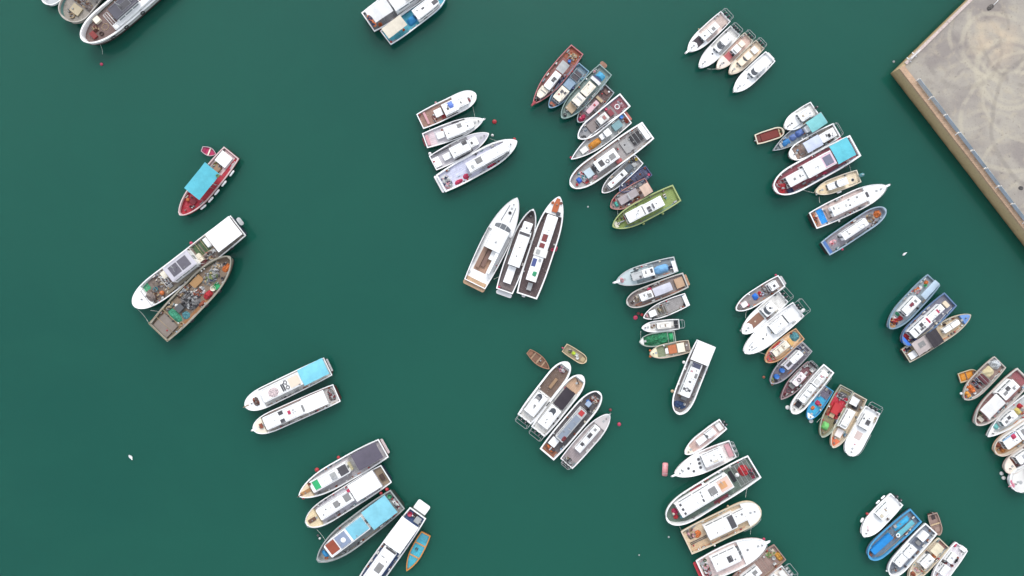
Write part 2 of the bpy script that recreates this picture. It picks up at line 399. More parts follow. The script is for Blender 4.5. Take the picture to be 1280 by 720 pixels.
def i_cab(b, u0, u1, v0, v1, roof='w', h=None, wall='w', ws='f', rake=None, over=.07, ramp=None):
    h = h if h is not None else min(1.85, 1.0 + .052*b.L); z1 = b.dz + h
    x0, x1, y0, y1 = span(b, u0, u1, v0, v1, z1)
    rake = (.34 if ws else .1) if rake is None else rake
    ft = x1 + (rake*.5); base = outline(b, x0, min(ft, b.L/2 - b.rw - .1), y0, y1, b.rw + .16, 6)
    n = len(base)//2; top = []
    for i, (x, y) in enumerate(base):
        f = (x - x0)/max(.1, (ft - x0)); cy = (y0+y1)/2
        top.append((x0 + .06 + (x1 - x0 - .06)*f*1.0, y + (.07 if y < cy else -.07)))
    o = prism('cabin', base, b.dz - .01, z1 - .06, mat(wall, 'gel'), b.root, top=top, bev=0)
    # roof slab with eaves; the forward eave stops short of the raked windscreen
    rf = []
    for i, (x, y) in enumerate(top):
        cy = (y0+y1)/2; rf.append((x + (over if i not in (0, len(top)-1) else -over) * (1 if i in (0, len(top)-1, n-1, n) else 0), y + (-over if y < cy else over)))
    # round the four roof corners
    r2 = []
    for i, (x, y) in enumerate(rf):
        if i in (n-1, n) :
            q = .16; px, py = rf[i-1] if i == n-1 else rf[i+1]; sgn = 1 if y > (y0+y1)/2 else -1
            a_ = (x - q, y); c_ = (x, y - sgn*q)
            r2 += [a_, c_] if i == n-1 else [c_, a_]
        else: r2.append((x, y))
    r = prism('roof', r2, z1 - .06, z1 + .04, mat(roof, 'gel' if sum(C(roof)) > 560 else 'paint'), o, bev=.05)
    def strip(name, pts_b, pts_t, f0, f1, push):
        V = []; F = []
        zb, zt = b.dz - .01, z1 - .06
        for (pb, pt) in zip(pts_b, pts_t):
            for f in (f0, f1):
                p = Vector((pb[0] + (pt[0]-pb[0])*f, pb[1] + (pt[1]-pb[1])*f, zb + (zt-zb)*f)); V.append(p + Vector(push))
        for i in range(len(pts_b)-1): F.append((2*i, 2*i+2, 2*i+3, 2*i+1))
        return mesh(name, V, F, mat((92, 100, 106) if name == 'windscreen' else (136, 142, 146), 'glass'), o)
    if x1 - x0 > .9:
        def ins(lst): 
            lst = list(lst); a, c = lst[0], lst[1]; lst[0] = (a[0] + (c[0]-a[0])*.35, a[1] + (c[1]-a[1])*.35)
            a, c = lst[-1], lst[-2]; lst[-1] = (a[0] + (c[0]-a[0])*.35, a[1] + (c[1]-a[1])*.35); return lst
        def pane(lst, i):
            q = list(lst[i:i+3]); f = .10
            q[0] = (q[0][0] + (q[1][0]-q[0][0])*f, q[0][1] + (q[1][1]-q[0][1])*f); q[2] = (q[2][0] + (q[1][0]-q[2][0])*f, q[2][1] + (q[1][1]-q[2][1])*f); return q
        for i in (0, 2, 4):
            strip('window', pane(ins(base[:n]), i), pane(ins(top[:n]), i), .62, .84, (0, -.015, .004))
            strip('window', pane(ins(base[n:]), i), pane(ins(top[n:]), i), .62, .84, (0, .015, .004))
        def lerp(p, q, f): return (p[0] + (q[0]-p[0])*f, p[1] + (q[1]-p[1])*f)
        if ws in ('f', 'fb'):
            k = 3 if (y1-y0) > 1.6 else 2
            for i in range(k):
                fa, fb_ = (i+.06)/k, (i+.94)/k
                strip('windscreen', [lerp(base[n-1], base[n], fa), lerp(base[n-1], base[n], fb_)], [lerp(top[n-1], top[n], fa), lerp(top[n-1], top[n], fb_)], .42, .95, (.02, 0, .02))
        q = base[-1], base[0]; t_ = top[-1], top[0]
        strip('cabin_door', [lerp(q[0], q[1], .36), lerp(q[0], q[1], .64)], [lerp(t_[0], t_[1], .36), lerp(t_[0], t_[1], .64)], .04, .9, (-.012, 0, 0))
    if x1 - x0 > 1.6 and y1 - y0 > 1.0:
        for y in (y0 + .2, y1 - .2): tube('grab_rail', [(x0+.3, y, z1+.03), (x0+.36, y, z1+.13), (x1-.5, y, z1+.13), (x1-.44, y, z1+.03)], .025, mat('lg', 'metal'), o, sides=5)
    b.top = z1 + .04; b.topo = o; b.cabs.append((x0, x1, y0, y1, b.top))
    rr = random.Random(b.seed + int(u0*100))
    if (x1-x0) > 2.2 and (y1-y0) > 1.1 and ramp != 0:
        # a light mast with a crossbar and a mushroom vent on the roof
        mx = x0 + (x1-x0)*rr.uniform(.5, .8); my = (y0+y1)/2 + rr.uniform(-.1, .1)*(y1-y0)
        ma = tube('roof_mast', [(mx, my, b.top-.02), (mx, my, b.top+.8)], .035, mat('lg', 'metal'), o)
        tube('crossbar', [(mx, my-.35, b.top+.6), (mx, my+.35, b.top+.6)], .025, mat('lg', 'metal'), ma)
        lathe('roof_vent', [(.06, 0), (.06, .08), (.13, .1), (.1, .16), (.03, .18)], mat('g', 'metal'), o, 10, (x0 + (x1-x0)*rr.uniform(.15, .4), my + rr.uniform(-.25, .25)*(y1-y0), b.top-.01))

def i_awn(b, u0, u1, v0, v1, c='w', h=2.1, kind='cloth', ribs=True, name='awning'):
    z = b.dz + h
    x0, x1, y0, y1 = span(b, u0, u1, v0, v1, z, False)
    hm = max(b.half(x0), b.half(x1)) + .12
    y0 = max(y0, -hm); y1 = min(y1, hm)
    n = 8; k = 4; V = []; F = []; sag = .05 if kind == 'cloth' else .0
    for i in range(n+1):
        for j in range(k+1):
            f, g = i/n, j/k
            x = x0 + (x1-x0)*f; y = y0 + (y1-y0)*g
            zz = z + .10*(1-(2*g-1)**2) - sag*(1-math.cos(f*math.pi*4))/2
            if kind == 'cloth': 
                e = .06*noise.noise(Vector((x*.9, y*.9, b.seed)))
                if i in (0, n): x += e
                if j in (0, k): y += e
            V.append((x, y, zz))
    m0 = len(V)
    V += [(p[0], p[1], p[2]-.05) for p in V]
    for i in range(n):
        for j in range(k):
            a = i*(k+1)+j; F.append((a, a+k+1, a+k+2, a+1)); F.append((m0+a, m0+a+1, m0+a+k+2, m0+a+k+1))
    rimv = [i*(k+1) for i in range(n+1)] + [n*(k+1)+j for j in range(1, k+1)] + [i*(k+1)+k for i in range(n-1, -1, -1)] + [j for j in range(k-1, 0, -1)]
    for i in range(len(rimv)):
        a, c_ = rimv[i], rimv[(i+1) % len(rimv)]; F.append((a, m0+a, m0+c_, c_))
    o = mesh(name, V, F, mat(c, kind), b.root)
    m = mat('lg', 'metal')
    for fx in ((x0+.12, x1-.12) if x1-x0 < 3.5 else (x0+.12, (x0+x1)/2, x1-.12)):
        for y in (y0+.1, y1-.1):
            hx = max(.1, b.half(min(max(fx, -b.L/2), b.L/2)) - b.rw*.5); yy = max(-hx, min(hx, y)); px = min(max(fx, -b.L/2+.06), b.L/2-.4)
            zb = b.sheer(px)+.04 if abs(yy) > hx - .12 else b.dz
            tube('awning_post', [(px, yy, zb), (fx, y, z-.03)], .035, m, o)
    if ribs:
        for i in range(1, 3):
            x = x0 + (x1-x0)*i/3
            tube('awning_bow', [(x, y0+.03, z-.06), (x, (y0+y1)/2, z-.0), (x, y1-.03, z-.06)], .03, m, o)
    b.top = z + .06; b.topo = o; b.cabs.append((x0, x1, y0, y1, b.top))

def i_box(b, name, u0, u1, v0, v1, c='w', h=.5, z0=None, kind=None, lid=True, r=.06):
    par = b.topo if z0 == 'r' else b.root
    if z0 is None:
        z0 = b.dz if name.startswith('side') or b.fdx > 1e8 else b.dz
        xm = b.place((u0+u1)/2, 0, b.fb)[0]
        if xm > b.fdx: z0 = b.sheer(xm) + .02
    elif z0 == 'r': z0 = b.top - .015
    x0, x1, y0, y1 = span(b, u0, u1, v0, v1, z0 + h, par is b.root and u0 >= 0)
    if u0 >= 0 and par is b.root: poly = outline(b, x0, x1, y0, y1, b.rw + .04, 2)
    else: poly = rrect(x0, x1, y0, y1, r)
    k = kind or ('gel' if sum(C(c)) > 600 else 'paint')
    if par is not b.root or h < .12 or not lid:
        return prism(name, poly, z0, z0 + h, mat(c, k), par, bev=min(.03, h*.3))
    o = prism(name, poly, z0 - .01, z0 + h - .05, mat(c, k), par, bev=0)
    cx = sum(p[0] for p in poly)/len(poly); cy = sum(p[1] for p in poly)/len(poly)
    prism('lid', [(x + (.04 if x > cx else -.04), y + (.04 if y > cy else -.04)) for x, y in poly], z0 + h - .05, z0 + h, mat(c, k), o, bev=.025)
    return o
def i_hatch(b, u0, u1, v0, v1, c='k', h=.09):
    """hatch or skylight let into the last roof"""
    z = b.top + h
    x0, x1, y0, y1 = span(b, u0, u1, v0, v1, z, False)
    p = b.topo or b.root; zb = b.top - .015
    o = prism('roof_hatch', rrect(x0-.04, x1+.04, y0-.04, y1+.04, .07), zb, zb + h*.7, mat('lg'), p, bev=.015)
    # the pane itself sits in the frame
    prism('hatch_cover', rrect(x0, x1, y0, y1, .05), zb + h*.5, zb + h, mat(c, 'paint'), p, bev=.015)
def i_mat(b, u0, u1, v0, v1, c, name='deck_mat', dz=.055, kind='deck'):
    xm = b.place((u0+u1)/2, 0, b.fb)[0]; zb = b.sheer(xm) + .05 if xm > b.fdx else b.dz
    z = zb + dz
    x0, x1, y0, y1 = span(b, u0, u1, v0, v1, z)
    prism(name, outline(b, x0, x1, y0, y1, b.rw + .03), zb - .005, z, mat(c, kind), b.root, bev=0)
def i_slit(b, u0, u1, v0, v1, c='k'):
    """a long dark window let into the deck moulding"""
    z = b.fb + .12
    (x0, ya), (x1, yb) = b.place(u0, v0, z), b.place(u1, v1, z)
    d = Vector((x1-x0, yb-ya)); nn = Vector((-d.y, d.x)).normalized()*.07
    zb0, zb1 = b.sheer(x0)-.05, b.sheer(x1)-.05
    V = []
    for x, y, zz in ((x0, ya, b.sheer(x0)+.11), (x1, yb, b.sheer(x1)+.11)):
        V += [(x-nn.x, y-nn.y, zz-.3), (x+nn.x, y+nn.y, zz-.3), (x+nn.x, y+nn.y, zz), (x-nn.x, y-nn.y, zz)]
    mesh('deck_window', V, [(0,1,2,3), (7,6,5,4), (0,4,5,1), (1,5,6,2), (2,6,7,3), (3,7,4,0)], mat(c, 'glass'), b.root)

def i_plat(b, u0, u1, v0, v1, c='w', z=.45, name='swim_platform'):
    x0, x1, y0, y1 = span(b, u0, u1, v0, v1, z, False)
    prism(name, rrect(x0, x1, y0, y1, .35, 4), z-.18, z, mat(c, 'deck' if sum(C(c)) < 620 else 'gel'), b.root, bev=.04)
def i_mot(b, n=2, c='k', u=-.015, v=None, s=1.0):
    vs = {1: (0,), 2: (-.34, .34), 3: (-.5, 0, .5), 4: (-.66, -.22, .22, .66)}[n] if v is None else v
    for v_ in vs:
        y = v_*b.half(-b.L/2)*.9; x = -b.L/2 - .12; z = b.fb
        g = tube('outboard_motor', [(x+.14, y, z-.1), (x-.1, y, z+.05), (x-.18, y, z-.4), (x-.2, y, -.35)], .10*s, mat('dg', 'paint'), b.root)
        bm = bmesh.new(); bmesh.ops.create_cube(bm, size=1)
        for v in bm.verts:
            tz = v.co.z + .5
            v.co = Vector((x - .16*s + v.co.x*s*(.72 - .18*tz), y + v.co.y*s*(.46 - .10*tz), z + .05 + tz*.46*s))
        bmesh.ops.bevel(bm, geom=list(bm.edges), offset=.09*s, segments=2, affect='EDGES')
        from_bm('cowl', bm, mat(c, 'paint'), g, True)
        prism('cowl_badge', rrect(x - .16*s - .16*s, x - .16*s + .04*s, y-.05*s, y+.05*s, .03), z + .05 + .455*s, z + .05 + .47*s, mat('lg'), g, bev=0)
def i_cage(b, ext=.09, w=.9, c=(178,184,184), h=.55):
    """tube guard round the outboards"""
    x = -b.L/2; e = ext*b.L; hy = b.half(x)*w; z = b.fb + h
    m = mat(c, 'metal')
    o = tube('motor_guard', [(x+.5, hy, z), (x-e+.25, hy, z), (x-e, hy-.25, z), (x-e, -hy+.25, z), (x-e+.25, -hy, z), (x+.5, -hy, z)], .045, m, b.root)
    for y in (hy-.0, -hy+.0): 
        tube('guard_stay', [(x+.5, y, b.fb), (x+.5, y, z)], .04, m, o)
        tube('guard_stay', [(x-e+.1, y*.85, z), (x, y*.8, .35)], .035, m, o)
    tube('guard_bar', [(x-e*.5, hy, z), (x-e*.5, -hy, z)], .03, m, o)
def i_pulpit(b, c='w', l=.9, w=.4):
    x = b.L/2; z = b.sheer(x)
    o = prism('bow_platform', [(x-.7, -w*.9), (x+l-.2, -w*.55), (x+l, -w*.3), (x+l, w*.3), (x+l-.2, w*.55), (x-.7, w*.9)], z-.06, z+.07, mat(c, 'gel' if sum(C(c)) > 560 else 'paint'), b.root, bev=.03)
    lathe('anchor_roller', [(.07, -.16), (.07, .16)], mat('dg', 'metal'), o, 8, (x+l-.12, 0, z+.12))
def i_rail(b, u0=.55, u1=.99, c=(200,204,204), h=.55, both=True):
    m = mat(c, 'metal'); xs = [(-.5 + u0 + (u1-u0)*i/7)*b.L for i in range(8)]
    port = [(x, max(.06, b.half(x)-.05), b.sheer(x)+h) for x in xs]
    if u1 > .95: path = port + [(x, -y, z) for x, y, z in port[::-1]]; lists = [path]
    else: lists = [port, [(x, -y, z) for x, y, z in port]]
    for path in lists:
        o = tube('guard_rail', path, .028, m, b.root, sides=5)
        for p in path[::2]: tube('stanchion', [(p[0], p[1], b.sheer(p[0])), p], .022, m, o, sides=5)
def i_mast(b, u, v, h=2.6, z0=None, c='lg', boom=0):
    z0 = b.dz if z0 is None else b.top; x, y = b.place(u, v, z0)
    o = tube('mast', [(x, y, z0-.02), (x, y, z0+h)], .06, mat(c, 'metal'), b.root)
    tube('crosstree', [(x, y-.5, z0+h*.8), (x, y+.5, z0+h*.8)], .035, mat(c, 'metal'), o)
    if boom: tube('boom', [(x, y, z0+h*.45), (x-boom, y+boom*.1, z0+h*.6)], .05, mat(c, 'metal'), o)
def i_frame(b, u0, u1, v0, v1, h=1.7, c='lg', bars=2, r=.045):
    z = b.dz + h
    x0, x1, y0, y1 = span(b, u0, u1, v0, v1, z, u0 >= 0); hm = min(b.half(x0), b.half(x1))
    y0 = max(y0, -hm+.05); y1 = min(y1, hm-.05)
    m = mat(c, 'metal')
    o = tube('tube_frame', [(x0, y0, z), (x1, y0, z), (x1, y1, z), (x0, y1, z)], r, m, b.root, closed=True)
    for x in (x0, x1):
        for y in (y0, y1): tube('frame_leg', [(x, y, b.dz), (x, y, z)], r*.9, m, o)
    for i in range(bars):
        x = x0 + (x1-x0)*(i+1)/(bars+1); tube('frame_bar', [(x, y0, z), (x, y1, z)], r*.8, m, o)
def i_thwart(b, us, c='pln'):
    for u in us:
        x = (-.5+u)*b.L; h = b.half(x) - b.rw*.6; z = b.fb - .08
        prism('thwart', rect(x-.13, x+.13, -h, h), z-.05, z, mat(c, 'deck'), b.root, bev=.01)
def i_oar(b, v=.3):
    pass

# --- loose things lying on a boat
def put(b, name, u, v, ztop, mk, desc, cat, z0=None):
    z0 = zbase(b, u, v) if z0 is None else (b.top - .01 if z0 == 'r' else z0)
    x, y = b.place(u, v, z0 + ztop)
    if z0 < b.fb and abs(u) < 1:
        x = max(-b.L/2 + b.rw + .2, min(b.L/2 - b.rw - .3, x)); h = max(.05, b.half(x) - b.rw - .25); y = max(-h, min(h, y))
    w = Matrix.Rotation(b.ang, 3, 'Z') @ Vector((x, y, 0))
    o = mk(); o.location = (b.org.x + w.x, b.org.y + w.y, z0); o.rotation_euler = (0, 0, b.ang)
    CLUT.append((o, desc, cat, u, v, b.short)); return o
class Names(dict):
    def __missing__(self, c): return self[min(P, key=lambda k: sum((a-b_)**2 for a, b_ in zip(P[k], c)))]
COLN = Names({'w':'white','ow':'off-white','cr':'cream','crm':'cream','g':'grey','lg':'light grey','dg':'dark grey','k':'black','br':'brown','dbr':'dark brown','mar':'maroon','red':'red','pk':'pinkish red',
        'org':'orange','cy':'cyan','lcy':'pale cyan','tl':'teal','bl':'blue','nv':'navy blue','gn':'green','olv':'olive green','tan':'tan','rust':'rust brown','sky':'light blue','pblue':'pale blue','gbr':'grey brown',
        'lil':'lilac grey','bgr':'bright green','yel':'yellow','pink':'pink','brt':'bright blue','dgr':'dark green','tealg':'grey green','pln':'wooden'})
def size(b, u0, u1, v0, v1):
    k = (H-b.dz)/H*M; Lp = b.L/((H-b.fb)/H)
    return max(.12, (u1-u0)*Lp/2), max(.12, abs(v1-v0)*b.W/4)
def fit(b, u, v, sx, sy, z):
    """keep a heap inside the bulwarks"""
    x, y = b.place(u, v, z)
    h = min(b.half(x - sx), b.half(min(x + sx, b.L/2))) - b.rw - .02
    return min(sy, max(.15, h - abs(y))) if h - abs(y) > .15 else min(sy, .25)
def i_tarp(b, u0, u1, v0, v1, c, h=.55, z0=None, desc=None):
    sx, sy = size(b, u0, u1, v0, v1); u, v = (u0+u1)/2, (v0+v1)/2
    if z0 is None: sy = fit(b, u, v, sx*.7, sy, b.dz + h)
    put(b, 'tarpaulin_bundle', u, v, h, lambda: mound('tarpaulin_bundle', sx, sy, h, mat(c, 'cloth'), b.seed+u*10, rough=.3, square=5), desc or COLN[c] + ' tarpaulin bundle', 'tarpaulin', z0)
def i_net(b, u0, u1, v0, v1, c, h=.5, z0=None, desc=None):
    sx, sy = size(b, u0, u1, v0, v1); u, v = (u0+u1)/2, (v0+v1)/2
    if z0 is None: sy = fit(b, u, v, sx*.7, sy, b.dz + h)
    put(b, 'net_pile', u, v, h, lambda: mound('net_pile', sx, sy, h, mat(c, 'net'), b.seed+u*10+3, rough=.6, square=2.4, freq=1.8, nx=20), desc or 'heap of ' + COLN[c] + ' net', 'fishing net', z0)
def i_gear(b, u0, u1, v0, v1, cs, h=.5, z0=None, desc=None):
    sx, sy = size(b, u0, u1, v0, v1); u, v = (u0+u1)/2, (v0+v1)/2
    if z0 is None: sy = fit(b, u, v, sx*.7, sy, b.dz + h)
    put(b, 'gear_heap', u, v, h, lambda: mound('gear_heap', sx, sy, h, gear_mat(cs), b.seed+u*10+5, rough=.9, square=3.5, freq=2.3, nx=24), desc or 'jumbled heap of fishing gear', 'fishing gear', z0)
def i_barrel(b, u, v, c='bl', r=.3, h=.85, z0=None):
    put(b, 'barrel', u, v, h, lambda: lathe('barrel', [(r*.85, 0), (r, .08), (r*.97, h*.33), (r*1.04, h*.36), (r*.97, h*.39), (r*.97, h*.64), (r*1.04, h*.67), (r*.97, h*.7), (r, h-.06), (r*.92, h-.02), (r*.88, h-.05), (r*.1, h-.05)], mat(c, 'paint'), None, 14), COLN[c] + ' barrel', 'barrel', z0)
def i_tub(b, u, v, c='red', r=.38, h=.4, z0=None):
    put(b, 'fish_basket', u, v, h, lambda: lathe('fish_basket', [(r*.8, 0), (r*.95, h*.8), (r*1.06, h*.86), (r*1.06, h), (r*.94, h), (r*.76, .06), (r*.1, .05)], mat(c, 'paint'), None, 14), 'round ' + COLN[c] + ' basket', 'basket', z0)
def i_ball(b, u, v, c='red', r=.28, z0=None):
    pr = [(r*math.sin(math.pi*i/9)+.01, r - r*math.cos(math.pi*i/9)) for i in range(10)] + [(.06, 2*r), (.06, 2*r+.1), (.02, 2*r+.12)]
    put(b, 'buoy', u, v, 2*r, lambda: lathe('buoy', pr, mat(c, 'paint'), None, 12), COLN[c] + ' ball buoy', 'buoy', z0)
def i_crate(b, u, v, c='bl', sx=.35, sy=.28, h=.32, z0=None):
    def mk():
        bm = bmesh.new(); t = .04
        o = [(-sx*.9, -sy*.9), (sx*.9, -sy*.9), (sx*.9, sy*.9), (-sx*.9, sy*.9)]
        rings = [[(x, y, 0) for x, y in o], [(x/.9, y/.9, h) for x, y in o], [((abs(x/.9)-t)*(1 if x > 0 else -1), (abs(y/.9)-t)*(1 if y > 0 else -1), h) for x, y in o], [((abs(x)-t)*(1 if x > 0 else -1), (abs(y)-t)*(1 if y > 0 else -1), .05) for x, y in o]]
        vv = [[bm.verts.new(p) for p in r_] for r_ in rings]
        bm.faces.new(vv[0][::-1]); bm.faces.new(vv[3])
        for a, c_ in zip(vv, vv[1:]):
            for i in range(4): bm.faces.new((a[i], a[(i+1) % 4], c_[(i+1) % 4], c_[i]))
        return from_bm('crate', bm, mat(c, 'paint'))
    put(b, 'crate', u, v, h, mk, 'open ' + COLN[c] + ' crate', 'crate', z0)
def i_ring(b, u, v, c='w', R=.36, z0=None):
    def mk(): return tube('lifebuoy', [(R*math.cos(t*math.pi/8), R*math.sin(t*math.pi/8), .09) for t in range(16)], .09, mat(c, 'gel'), closed=True, sides=8)
    put(b, 'lifebuoy', u, v, .18, mk, COLN[c] + ' ring lifebuoy', 'lifebuoy', z0)
def i_coil(b, u, v, c='tan', R=.34, z0=None):
    def mk():
        pts = [( (R - .018*(i % 30)*.3)*math.cos(i*math.pi/8) , (R - .018*(i % 30)*.3)*math.sin(i*math.pi/8), .04 + .0032*i) for i in range(72)]
        return tube('rope_coil', pts, .04, mat(c, 'net'), sides=5)
    put(b, 'rope_coil', u, v, .25, mk, 'coil of ' + COLN[c] + ' rope', 'rope', z0)
def i_tyre(b, u, side, R=.34, c='k'):
    """tyre fender hanging outside the hull"""
    x = (-.5+u)*b.L; y = side*(b.half(x)+.13)
    def mk():
        o = tube('tyre_fender', [(R*math.cos(t*math.pi/8), 0, R*math.sin(t*math.pi/8)) for t in range(16)], .12, mat(c, 'paint'), closed=True, sides=8)
        return o
    o = mk(); w = Matrix.Rotation(b.ang, 3, 'Z') @ Vector((x, y, 0)); o.location = (b.org.x+w.x, b.org.y+w.y, b.fb-R*.6); o.rotation_euler = (0, 0, b.ang)
    CLUT.append((o, 'black tyre fender', 'fender', u, side, b.short))
def i_fend(b, u, side, c='w', r=.17, l=.9, out=0.0):
    """sausage fender along the hull side"""
    x = (-.5+u)*b.L; y = side*(b.half(x)+r+.02+out); 
    pr = [(.03, -l/2-.08), (.05, -l/2), (r*.8, -l/2+.06), (r, -l/2+.16), (r, l/2-.16), (r*.8, l/2-.06), (.05, l/2), (.03, l/2+.08)]
    o = lathe('fender', pr, mat(c, 'gel' if c == 'w' else 'paint'), None, 10, axis='x')
    w = Matrix.Rotation(b.ang, 3, 'Z') @ Vector((x, y, 0)); o.location = (b.org.x+w.x, b.org.y+w.y, max(.25, b.fb*.7)); o.rotation_euler = (0, 0, b.ang + math.atan2(side*(b.half(x+.5)-b.half(x-.5)), 1.0))
    CLUT.append((o, COLN[c] + ' sausage fender', 'fender', u, side, b.short))
def i_bball(b, u, side, c='red', r=.3):
    """round fender hung outside the rail"""
    x = (-.5+u)*b.L; y = side*(b.half(x)+r+.02)
    pr = [(r*math.sin(math.pi*i/9)+.01, r - r*math.cos(math.pi*i/9)) for i in range(10)] + [(.06, 2*r), (.06, 2*r+.1), (.02, 2*r+.12)]
    o = lathe('ball_fender', pr, mat(c, 'paint'), None, 12)
    w = Matrix.Rotation(b.ang, 3, 'Z') @ Vector((x, y, 0)); o.location = (b.org.x+w.x, b.org.y+w.y, max(.1, b.fb-r*1.5))
    CLUT.append((o, COLN[c] + ' ball fender', 'fender', u, side, b.short))
def i_ringr(b, u, v, R=.3):
    z = zbase(b, u, v); x, y = b.place(u, v, z+.1)
    tube('ring_vent', [(x + R*math.cos(t*math.pi/8), y + R*math.sin(t*math.pi/8), z+.06) for t in range(16)], .075, mat('dg', 'paint'), b.topo or b.root, closed=True, sides=6)
def i_hatchd(b, u, v, s=.2, c='k'):
    z = zbase(b, u, v); x, y = b.place(u, v, z+.08); on = z > b.fb + .6 and b.topo
    par = b.topo if on else b.root; s = max(s, .14)
    o = lathe('round_hatch', [(s*1.25, -.03), (s*1.25, .05), (s*1.05, .07), (s*.9, .06), (.02, .06)], mat('lg', 'gel'), par, 14, (x, y, z), False)
    if on: lathe('hatch_cover', [(s*.95, .055), (s*.95, .085), (.02, .095)], mat(c, 'paint'), par, 14, (x, y, z), False)
    else: lathe('hatch_cover', [(s*.95, .055), (s*.95, .085), (.02, .095)], mat(c, 'paint'), o, 14, (x, y, z), False)
def i_wsband(b, u0, u1, v0, v1, c=(84,88,94)):
    """dark raked screen: a wedge of glass falling forward from a cabin top, or a skylight band on the roof"""
    um, vm = (u0+u1)/2, (v0+v1)/2; z = zbase(b, um, vm); inside = z > b.fb + .6
    zt = (z + .07) if inside else (b.top or b.fb + 1.2) - .05
    x0, x1, y0, y1 = span(b, u0, u1, v0, v1, zt - (0 if inside else .25), False)
    if not inside:
        hh = b.half(x1) - b.rw - .1; y0, y1 = max(y0, -hh), min(y1, hh)
    n = 8; V = []; F = []; zl = zt if inside else max(b.fb + .25, zt - .75)
    for i in range(n+1):
        g = -1 + 2*i/n; y = (y0+y1)/2 + g*(y1-y0)/2; back = .28*(x1-x0+.4)*g*g
        V += [(x0 - back, y, zt), (x1 - back, y, zl), (x0 - back, y, zt - .10 if inside else zl - .2), (x1 - back, y, zl - .10 if inside else zl - .2)]
    for i in range(n):
        a = 4*i; F += [(a, a+1, a+5, a+4), (a+2, a+6, a+7, a+3), (a+1, a+3, a+7, a+5), (a, a+4, a+6, a+2)]
    F += [(0, 2, 3, 1), (4*n, 4*n+1, 4*n+3, 4*n+2)]
    par = b.topo if (inside and b.topo) else b.root
    o = mesh('windscreen', V, F, mat(c, 'glass'), par)
    if par is b.root:
        for g in (-.34, .34):
            y = (y0+y1)/2 + g*(y1-y0)/2; back = .28*(x1-x0+.4)*g*g
            tube('mullion', [(x0-back, y, zt+.01), (x1-back, y, zl+.01)], .03, mat('w', 'gel'), o, sides=5)
def i_dome(b, u, v, r=.4):
    z = zbase(b, u, v); x, y = b.place(u, v, z+r)
    lathe('radar_dome', [(r*.7, -.03), (r, .05), (r, r*.5), (r*.86, r*.8), (r*.5, r*1.02), (.03, r*1.1)], mat('w', 'gel'), b.topo or b.root, 16, (x, y, z))
def i_pipes(b, u0, u1, v):
    for dv in (0, .12):
        x0, y0 = b.place(u0, v+dv, b.dz+.2); x1, y1 = b.place(u1, v+dv, b.dz+.2); cx, cy = (x0+x1)/2, (y0+y1)/2
        o = tube('pole', [(x0-cx, y0-cy, .08), (cx*0, 0, .08), (x1-cx, y1-cy, .08)], .075, mat('dg', 'paint'))
        w = Matrix.Rotation(b.ang, 3, 'Z') @ Vector((cx, cy, 0)); o.location = (b.org.x+w.x, b.org.y+w.y, b.dz+.06); o.rotation_euler = (0, 0, b.ang)
        CLUT.append((o, 'long dark pole lying', 'pole', (u0+u1)/2, v+dv, b.short))
def i_tube_hoop(b, u, v, R):
    def mk(): return tube('rope_loop', [(R*1.2*math.cos(t*math.pi/12), R*math.sin(t*math.pi/12), .05) for t in range(24)], .05, mat('tan', 'net'), closed=True)
    put(b, 'rope_loop', u, v, .1, mk, 'loop of tan rope', 'rope')
ITEMS = dict(ringr=i_ringr, hatchd=i_hatchd, wsband=i_wsband, dome=i_dome, pipes=i_pipes, tube_hoop=i_tube_hoop, cab=i_cab, awn=i_awn, box=i_box, hatch=i_hatch, mat=i_mat, slit=i_slit, plat=i_plat, mot=i_mot, cage=i_cage, pulpit=i_pulpit, rail=i_rail, mast=i_mast, frame=i_frame,
             thw=i_thwart, tarp=i_tarp, net=i_net, gear=i_gear, barrel=i_barrel, tub=i_tub, ball=i_ball, crate=i_crate, ring=i_ring, coil=i_coil, tyre=i_tyre, fend=i_fend, bball=i_bball)
def FB(label, short, s, e, W, **k): return boat('fishing_boat', 'fishing boat', label, short, s, e, W, group='fishing boats moored in the harbour', **k)
def MB(label, short, s, e, W, **k): return boat('motorboat', 'motorboat', label, short, s, e, W, group='motorboats moored in the harbour', **k)
def YT(label, short, s, e, W, **k): return boat('motor_yacht', 'yacht', label, short, s, e, W, group='motor yachts moored in the harbour', **k)
def RB(label, short, s, e, W, **k): return boat('rowing_boat', 'rowing boat', label, short, s, e, W, group='small open boats in the harbour', taps=False, **k)

